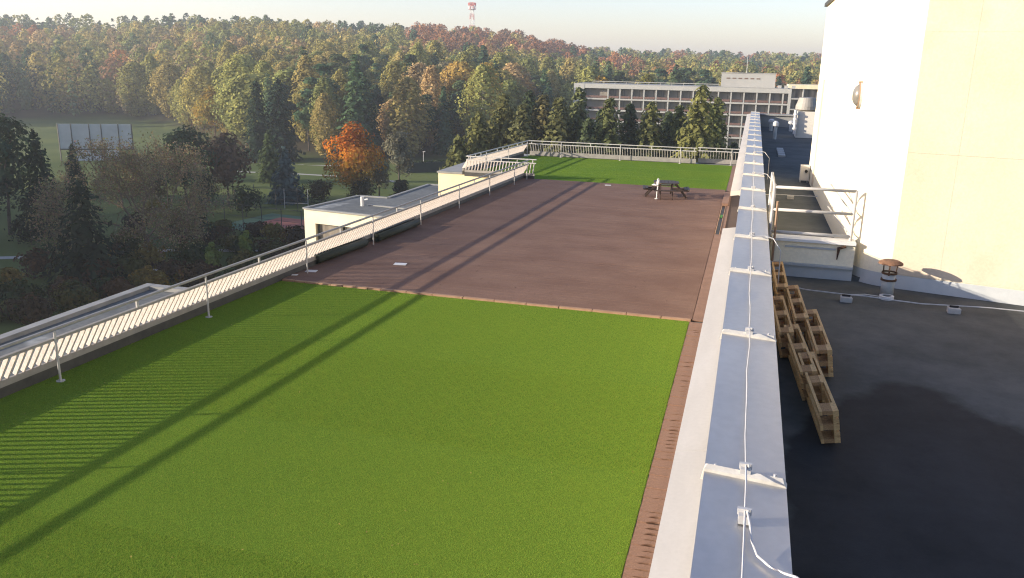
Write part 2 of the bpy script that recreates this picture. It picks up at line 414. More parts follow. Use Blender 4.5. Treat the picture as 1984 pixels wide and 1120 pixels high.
# turf: separate carpet strips laid across the terrace, a few millimetres apart
turf = bpy.data.objects.new('turf_carpet', None); COL.objects.link(turf); turf['kind'] = 'structure'
ys = [YT0, 1.2, 4.9, 8.45, 12.3, 16.2, YD0]
for i in range(len(ys) - 1):
    y0, y1 = ys[i] + 0.004, ys[i + 1] - 0.004
    n = 24; top = []
    w = MB()
    zz = 0.0 + 0.004 * (i % 2)
    w.prism([(fence_x(y0) - 0.30, y0), (-1.09, y0), (-1.09, y1), (fence_x(y1) - 0.30, y1)], -0.02, zz)
    o = part('turf_strip', w, 'turf', turf)
ys = [YD1 + 0.02, 50.2, 54.4, YT1]
for i in range(len(ys) - 1):
    y0, y1 = ys[i] + 0.004, ys[i + 1] - 0.004
    w = MB(); x0 = -16.2 if y0 > 46.5 else fence_x(y0) - 0.30
    if i == 0:
        w.prism([(fence_x(y0) - 0.30, y0), (-1.0, y0), (-1.0, y1), (-16.0, y1), (-16.0, 47.2), (fence_x(47.2), 47.2)], -0.02, 0.0)
    else:
        w.prism([(-15.8, y0), (-0.98, y0), (-0.98, y1), (-15.4, y1)], -0.02, 0.003 * i)
    part('turf_strip', w, 'turf', turf)
w = MB(); w.box(-0.66, 34.0, -0.02, -0.1, 43.6, 0.004); part('turf_patch', w, 'turf', turf)

# pile of the artificial turf: one patch of blades repeated over the carpet (uncountable, so one object)
def turf_pile():
    gg = np.random.default_rng(31); nb = 11000
    base = np.stack([gg.uniform(-0.5, 0.5, nb), gg.uniform(-0.5, 0.5, nb), np.zeros(nb)], 1)
    a = gg.uniform(0, 2 * math.pi, nb); lean = gg.normal(0, 0.011, (nb, 2)) + np.array([0.003, 0.006]); hh = gg.uniform(0.007, 0.013, nb)
    side = np.stack([np.cos(a), np.sin(a), 0 * a], 1) * 0.0036
    tip = base + np.stack([lean[:, 0], lean[:, 1], hh], 1)
    v = np.stack([base - side, base + side, tip + side * 0.35, tip - side * 0.35], 1).reshape(-1, 3)
    tone = gg.uniform(0.75, 1.25, (nb, 1)) * np.array([[1, 1, 1.0]]); yel = gg.random(nb) < 0.22
    tone[yel] *= np.array([1.5, 1.08, 1.2])
    me = mesh_quads('turf_blades', v, tone, M['blade'])
    src = bpy.data.objects.new('turf_blades', me)
    pts = []
    y = 4.6
    while y < YD0 - 0.40:
        xa = fence_x(y) + 0.22; x = -1.6
        while x > xa: pts.append((x, y, 0.0)); x -= 1.0
        pts.append((xa, y, 0.0)); y += 1.0
    pm = bpy.data.meshes.new('turf_pile'); pm.from_pydata(pts, [], [])
    ob = link('turf_pile', pm); ob['kind'] = 'stuff'; ob['label'] = 'short green artificial turf fibres'
    ng = bpy.data.node_groups.new('turf_pile', 'GeometryNodeTree')
    ng.interface.new_socket('Geometry', in_out='INPUT', socket_type='NodeSocketGeometry'); ng.interface.new_socket('Geometry', in_out='OUTPUT', socket_type='NodeSocketGeometry')
    i = ng.nodes.new('NodeGroupInput'); o = ng.nodes.new('NodeGroupOutput')
    oi = ng.nodes.new('GeometryNodeObjectInfo'); oi.inputs['Object'].default_value = src; oi.inputs['As Instance'].default_value = True
    ip = ng.nodes.new('GeometryNodeInstanceOnPoints')
    ng.links.new(i.outputs[0], ip.inputs['Points']); ng.links.new(oi.outputs['Geometry'], ip.inputs['Instance']); ng.links.new(ip.outputs[0], o.inputs[0])
    md = ob.modifiers.new('pile', 'NODES'); md.node_group = ng

# deck: the boards run across; one joined field of real boards plus the edge boards that can be told apart
deck = bpy.data.objects.new('deck_floor', None); COL.objects.link(deck); deck['kind'] = 'structure'
w = MB(); y = YD0 + 0.12; k = 0
while y < YD1 - 0.02:
    x = fence_x(y) - 0.28; xe = -1.03
    cut = [x] + sorted(random.uniform(x + 0.6, xe - 0.6) for _ in range(2)) + [xe]
    for a, c in zip(cut[:-1], cut[1:]):
        dz = random.uniform(-0.002, 0.003)
        w.box(a + 0.003, y, 0.02, c - 0.003, y + 0.143, 0.05 + dz)
    y += 0.149; k += 1
o = part('deck_boards', w, 'deck', deck); o['kind'] = 'stuff'
w = MB(); w.prism([(fence_x(YD0) - 0.29, YD0 + 0.1), (-0.1, YD0 + 0.1), (-0.1, YD1), (fence_x(YD1) - 0.29, YD1)], -0.02, 0.012); part('deck_base', w, 'strip_dark', deck)
x = fence_x(YD0) - 0.25
while x < -1.1:
    L = 0.40 if x < -8.6 else 0.92
    w = MB(); w.box(x + 0.012, YD0 + random.uniform(-0.004, 0.004), -0.005, min(x + L - 0.012, -1.06), YD0 + 0.11, 0.056 + random.uniform(-0.003, 0.003))
    part('edge_board', w, 'deck_edge', deck); x += L
# the border along the parapet: short cross boards, some notched so the dark base draws a half-moon shadow
w = MB(); w.box(-1.08, YT0, -0.018, XR - 0.01, YD0 - 0.01, -0.002); part('border_base', w, 'strip_dark', deck)
w = MB(); w.box(-0.97, YD1 - 0.1, -0.018, XR - 0.01, YT1, 0.02); part('border_base', w, 'strip', deck)
def border_board(shade_notch):
    mb = MB(); a, c = -1.075, -0.32; pts = [(a, 0.0)]
    if shade_notch > 0:
        s0, s1 = a + 0.13, a + 0.46
        for q in range(9):
            t = q / 8; pts.append((s0 + (s1 - s0) * t, shade_notch * math.sin(math.pi * t) ** 0.8))
    pts += [(c, 0.0), (c, 0.146), (a, 0.146)]
    mb.prism(pts, 0.0, 0.035)
    return mb.mesh('board', M['strip'])
kinds = [border_board(s) for s in (0.0, 0.028, 0.045, 0.062)]
y = 6.0; k = 0
while y < YD0 - 0.15:
    wv = 0.5 + 0.5 * math.sin(y * 1.9 + 0.6) + random.uniform(-0.25, 0.25)
    far = y > 15.5
    kd = 0 if (far and random.random() < 0.5) else min(3, max(0, int(wv * 3.4)))
    o = link('board', kinds[kd], deck, (random.uniform(-0.004, 0.004), y, 0.0), (0, random.uniform(-0.01, 0.01), random.uniform(-0.006, 0.006)))
    y += 0.150; k += 1
# far border beside the deck, with the open drain and lifted boards by the ledge gap
y = YD0 + 0.05
for (y0, y1) in ((YD0 + 0.05, 25.0), (25.02, 29.4), (29.42, 33.2)):
    w = MB(); w.box(-1.02, y0, 0.013, -0.62, y1, 0.045); part('border_plank', w, 'strip', deck)
w = MB(); w.box(-0.80, 33.3, 0.013, -0.66, 45.9, 0.04); part('border_plank', w, 'strip', deck)
drain = thing('drain_channel', 'narrow open drain gap beside the deck border near the parapet', 'drain', (-0.9, 34, 0.02))
w = MB(); w.box(-1.015, 33.3, 0.014, -0.985, 40.5, 0.075); w.box(-0.84, 33.3, 0.014, -0.815, 40.5, 0.06); part('side', w, 'deck_edge', drain)
w = MB(); w.box(-0.984, 33.32, 0.0135, -0.841, 40.4, 0.02); part('bed', w, 'steel_dark', drain)
w = MB(); w.box(-0.97, 37.2, 0.02, -0.87, 37.9, 0.05); part('pipe_piece', w, 'barrier', drain)
w = MB(); w.box(-1.02, 40.6, 0.02, -0.72, 44.6, 0.16)
bevel(solo('wooden_step', w, 'strip', 'low brown wooden box step beside the deck at the parapet gap', 'step'), 0.01)

# ------------------------------------------------------------------ railings
SL_T, SL_B = (-0.02, 0.865), (-0.34, 0.345)       # fin: (inward offset, height) of its top and foot
def fin_mesh():
    mb = MB()
    (t0, z0), (t1, z1) = SL_T, SL_B
    d = Vector((t1 - t0, z1 - z0)).normalized(); nrm = Vector((-d.y, d.x)) * 0.044
    th = 0.016
    prof = [(t0 + nrm.x, z0 + nrm.y), (t0 - nrm.x, z0 - nrm.y), (t1 - nrm.x, z1 - nrm.y), (t1 + nrm.x, z1 + nrm.y)]
    # local frame: x along the railing, -y inward
    vs = [(-th, -p, z) for p, z in prof] + [(th, -p, z) for p, z in prof]
    mb.add(vs, [(0, 1, 2, 3), (7, 6, 5, 4), (0, 4, 5, 1), (1, 5, 6, 2), (2, 6, 7, 3), (3, 7, 4, 0)])
    return mb.mesh('fin', M['fin'])
FIN = fin_mesh()
def post_mesh(h, foot=True):
    mb = MB(); mb.tube((0, 0, 0.0), (0, 0, h), 0.024, 0.024, 8)
    if foot: mb.tube((0, 0, 0.0), (0, 0, 0.02), 0.085, 0.085, 12)
    return mb.mesh('post', M['railwhite'], False)
POST = post_mesh(1.07); 
def short_mesh():
    mb = MB(); mb.box(-0.028, -0.02, 0.915, 0.028, 0.02, 1.07); return mb.mesh('short_post', M['railwhite'])
SHORT = short_mesh()
def railing(label, p0, p1, posts, shorts, f0=0.1, f1=None, pitch=0.185, low=0.21, group=None):
    p0 = Vector(p0); p1 = Vector(p1); d = p1 - p0; L = d.length; rz = math.atan2(d.y, d.x)
    t = thing('railing', label, 'railing', (p0.x, p0.y, 0), rz, group)
    mb = MB(); mb.box(-0.03, -0.036, 1.065, L + 0.03, 0.036, 1.125)
    bevel(part('handrail', mb, 'railgrey' if L > 20 else 'railwhite', t, world=False), 0.018, 3)  # long railing: shade on its inner side put into the greyer colour
    mb = MB(); mb.box(0, -0.03, 0.86, L, 0.055, 0.915); part('beam', mb, 'finbeam' if L > 20 else 'railwhite', t, world=False)
    mb = MB(); mb.box(0, 0.272, low, L, 0.33, 0.34); part('lower_beam', mb, 'finbeam', t, world=False)
    for x in posts:
        o = link('post', POST, t, (x, -0.055, 0.0))
    for x in shorts: link('short_post', SHORT, t, (x, 0, 0))
    x = f0
    while x < (L - 0.05 if f1 is None else f1):
        link('fin', FIN, t, (x, 0, 0), (random.uniform(-0.012, 0.012), 0, random.uniform(-0.02, 0.02))); x += pitch
    # added dark strip: stands for the shadow gap under the beam, blocks low sun
    mb = MB(); mb.box(0, 0.285, -0.03, L, 0.36, low - 0.002); part('shade_strip', mb, 'steel_dark', t, world=False)
    return t
A = (fence_x(4.0), 4.0); B = (fence_x(46.2), 46.2)
posts = [y - 4.0 for y in (8.2, 12.6, 17.3, 22.05, 26.5, 30.7, 35.0, 39.2, 43.3, 45.7)]
shorts = [(a + c) / 2 for a, c in zip(posts[:-1], posts[1:])]
railing('long slatted railing along the left edge of the roof terrace', A, B, posts, shorts, f0=2.0)
railing('short slatted return railing across the corner behind the cream block', (-11.75, 46.5), (-16.0, 46.5), [1.15, 3.1], [0.2, 2.1, 4.0], low=0.2)
railing('slatted railing on the left side of the far turf', (-16.0, 46.7), (-15.35, 58.2), [3.0, 7.2, 11.2], [0.2, 1.3, 2.2, 5.1, 6.2, 9.2, 10.2], low=0.2)
railing('far end railing across the back of the turf', (-15.3, 58.3), (-3.45, 58.3), [2.4, 6.65, 10.8], [0.2, 4.5, 8.8, 11.7], low=0.04)
railing('short railing section next to the parapet at the far end', (-3.35, 58.9), (-0.1, 58.9), [2.25], [0.1, 1.2, 3.1], low=0.04)

# ------------------------------------------------------------------ parapet with metal coping and lightning conductor
ZC = 4.3
par = thing('parapet_wall', 'tall wall with grey sheet metal coping and cream ledge', 'wall', (0.15, 22, 0))
w = MB(); w.box(-0.04, -8, 0.021, 0.31, 44.3, ZC - 0.06); part('wall', w, 'render_wall', par)
straps = [-0.45, 1.85] + [4.21, 6.71, 8.98, 10.94, 13.27]
while straps[-1] < 43: straps.append(straps[-1] + 2.22)
bounds = [-6.0] + straps + [44.35]
for a, c in zip(bounds[:-1], bounds[1:]):
    w = MB()
    zl, zr = ZC, ZC - 0.018
    dz = random.uniform(-0.002, 0.002)
    prof = [(-0.075, zl - 0.05), (-0.075, zl), (0.35, zr), (0.35, zr - 0.09), (0.345, zr - 0.09), (0.345, zr - 0.004), (-0.07, zl - 0.004), (-0.07, zl - 0.05)]
    n = 8; vs = [(x, a + 0.002, z + dz) for x, z in prof] + [(x, c - 0.002, z + dz) for x, z in prof]
    w.add(vs, [tuple(range(n)), tuple(range(2 * n - 1, n - 1, -1))] + [(n + k, n + (k + 1) % n, (k + 1) % n, k) for k in range(n)])
    part('coping_sheet', w, 'galv', par)
def strap_mesh():
    mb = MB()
    mb.add([(-0.09, -0.03, -0.05), (-0.075, -0.03, 0.016), (0.34, -0.03, 0.004), (0.355, -0.03, -0.02), (-0.09, 0.03, -0.05), (-0.075, 0.03, 0.016), (0.34, 0.03, 0.004), (0.355, 0.03, -0.02),
            (-0.06, 0.0, 0.034), (0.33, 0.0, 0.022)],
           [(1, 2, 9, 8), (6, 5, 8, 9), (0, 1, 8, 5, 4), (2, 3, 7, 6, 9), (3, 2, 1, 0), (4, 5, 6, 7), (0, 4, 7, 3)])
    return mb.mesh('joint_strap', M['galvstrap'])
STRAP = strap_mesh()
for y in straps:
    o = link('joint_strap', STRAP, par, Vector((0, y, ZC)) - par.location, (0, 0, R(-3.5 + random.uniform(-1, 1))))
    if y < 12:
        for bx in (-0.02, 0.29):
            mb = MB(); mb.tube((bx, 0.006, 0.02), (bx, 0.006, 0.036), 0.008, 0.008, 8)
            q = link('rivet', mb.mesh('rivet', M['alu']), o)
def ledge(y0, y1):
    w = MB(); prof = [(-0.078, ZC - 0.075), (-0.078, ZC - 0.16), (-0.258, ZC - 0.19), (-0.258, ZC - 0.105)]
    vs = [(x, y0, z) for x, z in prof] + [(x, y1, z) for x, z in prof]
    w.add(vs, [(3, 2, 1, 0), (4, 5, 6, 7), (0, 1, 5, 4), (1, 2, 6, 5), (2, 3, 7, 6), (3, 0, 4, 7)])
    part('ledge', w, 'ledge', par)
ledge(-6, 4.6); ledge(4.603, 9.2); ledge(9.203, 12.0); ledge(15.85, 24); ledge(24.003, 34); ledge(34.003, 44.3)
w = MB(); w.box(-0.30, 44.4, 0.0, 0.32, 58.4, 0.9); part('low_wall', w, 'render_wall', par)

lc = thing('lightning_conductor', 'thin aluminium lightning conductor running along the metal coping', 'cable', (0.13, 4, ZC))
pts = []
ylist = np.arange(-2, 44.2, 0.55)
for y in ylist: pts.append((0.135 + 0.006 * math.sin(y * 2.1) + 0.004 * math.sin(y * 5.3), y, ZC + 0.052 + 0.006 * math.sin(y * 1.4)))
mb = MB(); mb.poly(pts, 0.0055, 6); part('wire', mb, 'alu', lc)
mb = MB(); mb.box(-0.024, -0.028, 0.0, 0.03, 0.028, 0.045); mb.box(-0.03, 0.008, 0.03, 0.036, 0.030, 0.062); mb.tube((0.018, -0.005, 0.04), (0.018, -0.005, 0.07), 0.007, 0.007, 6)
CL = mb.mesh('clamp', M['alu'])
for y in straps + [3.72]:
    link('clamp', CL, lc, Vector((0.135, y, ZC - 0.001)) - lc.location, (0, 0, random.uniform(-0.1, 0.1)))
bw = [(0.15, 3.72, ZC + 0.055), (0.165, 3.6, ZC + 0.05), (0.175, 3.5, ZC + 0.03), (0.20, 3.42, ZC + 0.012), (0.25, 3.36, ZC + 0.008), (0.31, 3.32, ZC + 0.01), (0.36, 3.29, ZC + 0.02), (0.42, 3.25, ZC + 0.0), (0.47, 3.22, ZC - 0.2), (0.48, 3.2, 3.6)]
mb = MB(); mb.poly(bw, 0.006, 8); part('branch_wire', mb, 'alu', lc)
for y0, dx in ((22.4, 0.16), (17.6, 0.17), (10.75, 0.14)):
    q = [(0.135, y0, ZC + 0.05), (0.30, y0 + 0.02, ZC + 0.06), (0.40, y0, ZC + 0.04), (0.36 + dx, y0 - 0.05, ZC - 0.1), (0.37 + dx, y0 - 0.06, 3.66)]
    mb = MB(); mb.poly(q, 0.007, 6); part('down_wire', mb, 'alu', lc)

# ------------------------------------------------------------------ right-hand roof
ZR0 = 3.54
w = MB(); w.box(0.311, -8, ZR0 - 0.3, 9.0, 12.2, ZR0); o = roof_o = struct('roof_floor', w, 'bitumen')
w = MB(); w.box(0.311, 12.2, ZR0 - 0.3, 9.0, 44.5, ZR0 + 0.06); o = struct('far_roof_floor', w, 'bitumen')
hb = thing('main_building', 'tall building wing under the black roofs right of the parapet', 'building', (4.5, 18, ZG))
w = MB(); w.box(0.312, -8, ZG, 8.9, 44.45, ZR0 - 0.301); part('wall', w, 'render_wall', hb)
# end parapet of the far roof
w = MB(); w.box(0.32, 44.4, ZR0, 9.0, 44.75, 4.16); w.box(0.30, 44.3, 4.161, 9.0, 44.85, 4.23)
solo('end_parapet', w, 'roofrim', 'pale end parapet closing the far black roof', 'wall')

# low partition wall between the roofs
pw = thing('partition_wall', 'low cream wall with white cap and drip stain below the guard rail', 'wall', (1.0, 12.25, ZR0))
w = MB(); w.box(0.47, 12.2, ZR0 - 0.01, 1.555, 12.42, 4.05); part('wall', w, 'plaster', pw)
w = MB(); w.box(0.44, 12.15, 4.051, 1.556, 12.45, 4.09); part('cap', w, 'white', pw)
w = MB(); w.box(0.46, 12.172, ZR0, 1.553, 12.199, ZR0 + 0.17); w.box(0.44, 12.13, ZR0 + 0.171, 1.553, 12.198, ZR0 + 0.20); part('flashing', w, 'flash', pw)
w = MB(); w.tube((1.32, 12.17, 3.99), (1.43, 12.17, 4.03), 0.02, 0.02, 8); w.tube((1.34, 12.18, 4.0), (1.33, 12.185, 3.83), 0.022, 0.006, 6); part('spout', w, 'rustdark', pw)
w = MB(); w.box(0.62, 12.185, 3.96, 1.3, 12.199, 3.985); part('crack_bead', w, 'flash', pw)

# guard rail
gr = thing('guard_rail', 'white tubular guard rail beside the plastered wall, above the partition wall', 'railing', (1.0, 12.3, 4.09))
def gpart(name, p0, p1, r=0.022): part(name, MB().tube(p0, p1, r, r, 10), 'railwhite', gr, smooth=True)
gpart('post', (0.40, 12.3, 3.72), (0.40, 12.3, 4.83), 0.024); gpart('post', (1.49, 12.3, 3.62), (1.49, 12.3, 4.80), 0.024)
for z in (4.79, 4.47, 4.15): gpart('rail', (0.40, 12.3, z), (1.49, 12.3, z))
gpart('post', (0.40, 14.0, 3.66), (0.40, 14.0, 4.80), 0.022)
for z in (4.79, 4.47, 4.15): gpart('side_rail', (0.40, 12.3, z), (0.40, 14.0, z), 0.018)
gpart('stay', (1.49, 12.3, 4.45), (1.30, 14.0, 4.66), 0.012); gpart('stay', (1.49, 12.3, 4.15), (1.30, 14.0, 4.30), 0.012)
w = MB(); w.tube((0.47, 12.22, 3.56), (0.455, 12.08, 4.62), 0.017, 0.017, 8)
solo('wooden_pole', w, 'poleb', 'thin brown wooden pole leaning by the guard rail post', 'pole')

# plant room with rounded corner
pr = thing('plant_room', 'tall sunlit cream plant room with rounded corner', 'building', (4, 16, ZR0))
ZT = 7.95
outer = [(1.565, 23.2), (1.565, 12.6)]
c0 = Vector((2.16, 12.6)); 
# arc from normal -X to the normal of the flat face
fd = Vector((1.38, -0.34)).normalized(); fn = Vector((-0.239, -0.971)).normalized()
r = 0.595
a0, a1 = math.pi, math.atan2(fn.y, fn.x) + 2 * math.pi
for q in range(1, 13):
    a = a0 + (a1 - a0) * q / 12; outer.append((c0.x + r * math.cos(a), c0.y + r * math.sin(a)))
end = Vector(outer[-1]); far = end + fd * 6.0
pts = outer + [(far.x, far.y), (far.x + 1, 23.2)]
n = len(pts); w = MB()
w.add([(x, y, ZR0 - 0.02) for x, y in pts] + [(x, y, ZT) for x, y in pts],
      [tuple(range(n, 2 * n))] + [(k, (k + 1) % n, n + (k + 1) % n, n + k) for k in range(n)])
o = part('wall', w, 'plaster', pr)
# flat face: big render panels with open joints
fx = [0.0, 0.60, 1.66, 2.7, 3.8]; fz = [ZR0 + 0.19, 5.38, 6.9, ZT - 0.02]
for i in range(4):
    for j in range(3):
        a = end + fd * (fx[i] + 0.0008); c = end + fd * (fx[i + 1] - 0.0008)
        t = fn * (0.012 + random.uniform(0, 0.002)); z0 = fz[j] + 0.001; z1 = fz[j + 1] - 0.001
        w = MB(); w.add([(a.x, a.y, z0), (c.x, c.y, z0), (c.x, c.y, z1), (a.x, a.y, z1), (a.x + t.x, a.y + t.y, z0), (c.x + t.x, c.y + t.y, z0), (c.x + t.x, c.y + t.y, z1), (a.x + t.x, a.y + t.y, z1)],
                        [(4, 5, 6, 7), (0, 1, 5, 4), (1, 2, 6, 5), (2, 3, 7, 6), (3, 0, 4, 7)])
        part('panel', w, 'plaster_panel', pr)
# base flashing following the wall
def offs(d):
    res = []
    for (x, y), i in zip(outer, range(len(outer))):
        if i < 2: res.append((x - d, y))
        else:
            v = (Vector((x, y)) - c0).normalized() * (r + d); res.append((c0.x + v.x, c0.y + v.y))
    e = far + fn * d; res.append((e.x, e.y)); return res
A1 = offs(0.016); A2 = offs(0.05)
w = MB(); m = len(A1)
sel = [(A1[i], A2[i]) for i in range(1, m)]
vs = []
for p, q in sel: vs += [(p[0], p[1], ZR0 + 0.185), (q[0], q[1], ZR0 + 0.001)]
w.add(vs, [(2 * i, 2 * i + 1, 2 * i + 3, 2 * i + 2) for i in range(len(sel) - 1)])
part('flashing', w, 'flash', pr)
w = MB(); w.prism([(1.50, 23.3)] + offs(0.07)[1:] + [(far.x + 1.1, 23.3)], ZT + 0.002, ZT + 0.08); part('roof_edge', w, 'steel_dark', pr)
w = MB(); w.box(1.535, 21.2, 3.7, 1.564, 21.45, 6.2); part('wall_strip', w, 'plaster_panel', pr)  # narrow strip in the panel colour, slightly proud of the left wall

# bulkhead lamp on the wall
bl = thing('wall_lamp', 'oval glass bulkhead lamp on the sunlit cream wall', 'lamp', (1.565, 13.8, 6.05))
w = MB(); w.lathe([(0.001, 0.0), (0.15, 0.0), (0.15, 0.035), (0.001, 0.036)], 24)
o = part('base', w, 'pipegrey', bl, world=False); o.rotation_euler = (0, R(-90), 0); o.scale = (1.25, 1, 1)
w = MB(); w.lathe([(0.13, 0.036), (0.125, 0.065), (0.10, 0.10), (0.06, 0.125), (0.001, 0.132)], 24)
o = part('glass_dome', w, 'lampglass', bl, smooth=True, world=False); o.rotation_euler = (0, R(-90), 0); o.scale = (1.25, 1, 1)
w = MB(); w.box(-0.165, -0.012, 0.0, -0.14, 0.012, 0.06); w.box(0.14, -0.012, 0, 0.165, 0.012, 0.06); w.lathe([(0.128, 0.036), (0.15, 0.036), (0.15, 0.05), (0.128, 0.05)], 24)
o = part('clip_ring', w, 'poleb', bl, world=False); o.rotation_euler = (0, R(-90), 0); o.scale = (1.25, 1, 1)

# roof vent pipe with rusty hat
vp = thing('vent_pipe', 'grey vent pipe with a rusty hat before the cream wall', 'vent pipe', (1.93, 11.55, ZR0))
part('pipe', MB().tube((1.93, 11.55, ZR0), (1.93, 11.55, ZR0 + 0.30), 0.085, 0.08, 16), 'pipegrey', vp, smooth=True)
part('collar', MB().tube((1.93, 11.55, ZR0 + 0.20), (1.93, 11.55, ZR0 + 0.225), 0.10, 0.10, 16), 'rustdark', vp)
part('rim', MB().lathe([(0.088, 0.29), (0.098, 0.29), (0.098, 0.315), (0.088, 0.315)], 16, (1.93, 11.55, ZR0)), 'rustdark', vp)
for a in (0.3, 2.4, 4.5):
    part('stay', MB().bar((1.93 + 0.085 * math.cos(a), 11.55 + 0.085 * math.sin(a), ZR0 + 0.28), (1.93 + 0.10 * math.cos(a), 11.55 + 0.10 * math.sin(a), ZR0 + 0.45), 0.02, 0.006), 'rustdark', vp)
part('hat', MB().lathe([(0.001, 0.475), (0.10, 0.47), (0.15, 0.445), (0.155, 0.425), (0.13, 0.43), (0.001, 0.44)], 18, (1.93, 11.55, ZR0)), 'rust', vp)
dr = thing('roof_drain', 'small white ringed drain at the foot of the vent pipe', 'drain', (1.90, 11.33, ZR0))
part('ring', MB().lathe([(0.055, 0.0), (0.09, 0.0), (0.09, 0.045), (0.055, 0.045)], 18, (1.90, 11.33, ZR0 + 0.001)), 'white', dr)
part('grate', MB().lathe([(0.001, 0.03), (0.054, 0.03), (0.054, 0.001)], 12, (1.90, 11.33, ZR0 + 0.001)), 'black', dr)

# roof-level conductor on concrete feet
rw = thing('roof_conductor', 'pale wire on concrete feet across the black roof', 'cable', (2, 11, ZR0))
wp = [(0.45, 11.35), (0.89, 11.16), (1.37, 11.02), (1.6, 11.0), (1.9, 10.97), (2.25, 10.95), (2.61, 10.93), (3.0, 10.97), (3.5, 11.02), (4.4, 11.0)]
part('wire', MB().poly([(x, y, ZR0 + 0.085 + 0.012 * math.sin(x * 5)) for x, y in wp], 0.008, 6), 'alu', rw)
part('wire', MB().poly([(1.37, 11.02, ZR0 + 0.085), (1.6, 11.12, ZR0 + 0.09), (1.85, 11.22, ZR0 + 0.05)], 0.006, 6), 'alu', rw)
for x, y in ((1.37, 11.0), (2.61, 10.92), (3.95, 10.98)):
    mb = MB(); mb.prism([(x - 0.075, y - 0.06), (x + 0.075, y - 0.06), (x + 0.065, y + 0.06), (x - 0.065, y + 0.06)], ZR0, ZR0 + 0.07)
    o = part('foot', mb, 'concrete', rw); bevel(o, 0.008)
    part('holder', MB().box(x - 0.05, y - 0.012, ZR0 + 0.071, x + 0.05, y + 0.02, ZR0 + 0.095), 'black', rw)

# ------------------------------------------------------------------ pallets leaning on the parapet
def pallet_parts():
    """local frame: x thickness (deck side +x), y length 1.2, z width 0.8 standing on its long edge"""
    L, W_, T = 1.2, 0.8, 0.144
    res = []
    zs = [0.0, 0.185, 0.35, 0.515, 0.70]; ws = [0.1, 0.1, 0.1, 0.1, 0.1]
    for z, ww in zip((0.0, 0.165, 0.328, 0.49, 0.655), (0.145, 0.1, 0.145, 0.1, 0.145)):
        res.append(('deck_board', MB().box(0.122, 0, z, 0.144, L, z + ww), 'wood_pallet'))
    for y in (0.0, 0.5275, 1.055):
        res.append(('stringer_board', MB().box(0.100, y, 0, 0.1218, y + 0.145, W_), 'wood_pallet'))
    for z, ww in ((0.0, 0.1), (0.3275, 0.145), (0.7, 0.1)):
        res.append(('bottom_board', MB().box(0.0, 0, z, 0.022, L, z + ww), 'wood_pallet'))
        for y in (0.0, 0.5275, 1.055):
            res.append(('block', MB().box(0.0222, y + 0.002, z + 0.002, 0.0998, y + 0.143, z + ww - 0.002), 'wood_block'))
    return [(n_, mb.mesh(n_, M[m_]), None) for n_, mb, m_ in res]
PAL = pallet_parts()
def pallet(x, y, lean, rz, label, sc=(1, 1, 1)):
    t = thing('pallet', label, 'pallet', (x, y, ZR0 + 0.02), 0, 'wooden pallets leaning on the parapet')
    t.rotation_euler = (0, R(-lean), R(rz)); t.scale = sc
    for n_, me, _ in PAL: link(n_, me, t)
    return t
PS = (1.0, 1.18, 0.34)
pallet(0.76, 6.42, 10, 4, 'nearest wooden pallet, lowest in the leaning row', PS)
pallet(0.66, 7.30, 10, 4, 'second pallet from the near end, overlapping the nearest one', PS)
pallet(0.50, 8.42, 8, 2.5, 'wooden pallet leaning closest to the coping edge', PS)
pallet(0.83, 7.95, 9, 2, 'outermost pallet half hidden behind the two nearest ones', PS)
pallet(0.68, 9.00, 9, 2, 'middle pallet standing out behind the one at the coping edge', PS)
pallet(0.50, 10.3, 6, 1, 'farthest pallet of the leaning row', PS)

# ------------------------------------------------------------------ things on the far roof
ub = thing('roof_ventilator', 'round metal roof ventilator on a tan plinth block', 'ventilator', (2.25, 38, ZR0 + 0.06))
part('plinth', MB().box(1.86, 37.9, ZR0 + 0.06, 2.85, 39.0, 4.70), 'render_wall', ub)
part('hood', MB().lathe([(0.30, 0.0), (0.46, 0.06), (0.46, 0.20), (0.34, 0.55), (0.001, 0.57)], 24, (2.22, 38.4, 4.71)), 'railgrey', ub, smooth=False)
part('side_duct', MB().tube((1.80, 37.8, 3.75), (1.76, 37.8, 4.75), 0.07, 0.07, 10), 'alu', ub)
for q in range(4): part('duct_ring', MB().tube((1.79, 37.8, 3.95 + q * 0.2), (1.79, 37.8, 4.02 + q * 0.2), 0.11, 0.11, 10), 'alu', ub)
def cowl(x, y, h, rr, label):
    t = thing('vent_cowl', label, 'vent', (x, y, ZR0 + 0.06))
    part('pipe', MB().tube((x, y, ZR0 + 0.06), (x, y, ZR0 + 0.06 + h * 0.7), rr * 0.6, rr * 0.6, 10), 'pipegrey', t)
    part('cap', MB().lathe([(rr * 0.5, h * 0.66), (rr, h * 0.72), (rr, h * 0.9), (rr * 0.4, h), (0.001, h)], 12, (x, y, ZR0 + 0.06)), 'alu', t)
cowl(0.9, 41.5, 0.55, 0.14, 'small grey vent cowl nearest the coping on the far roof')
cowl(1.80, 41.6, 0.5, 0.14, 'small grey vent cowl just left of the big ventilator')
cowl(0.98, 36.5, 0.75, 0.12, 'taller dark vent cowl in the middle of the far roof')
bt = thing('roof_tiles', 'short column of pale slabs lying on the far black roof', 'slabs', (1.05, 30, ZR0 + 0.06))
for q in range(4): part('slab', MB().box(0.96, 29.0 + q * 0.75, ZR0 + 0.061, 1.18, 29.6 + q * 0.75, ZR0 + 0.12), 'concrete', bt)
bx = thing('junction_box', 'pale box on legs with black outlet beside the plant room wall', 'box', (1.42, 22.6, ZR0 + 0.06))
part('body', MB().box(1.32, 22.5, ZR0 + 0.12, 1.54, 22.75, ZR0 + 0.50), 'render_wall', bx)
part('outlet', MB().tube((1.46, 22.49, ZR0 + 0.36), (1.46, 22.47, ZR0 + 0.36), 0.04, 0.04, 10), 'black', bx)
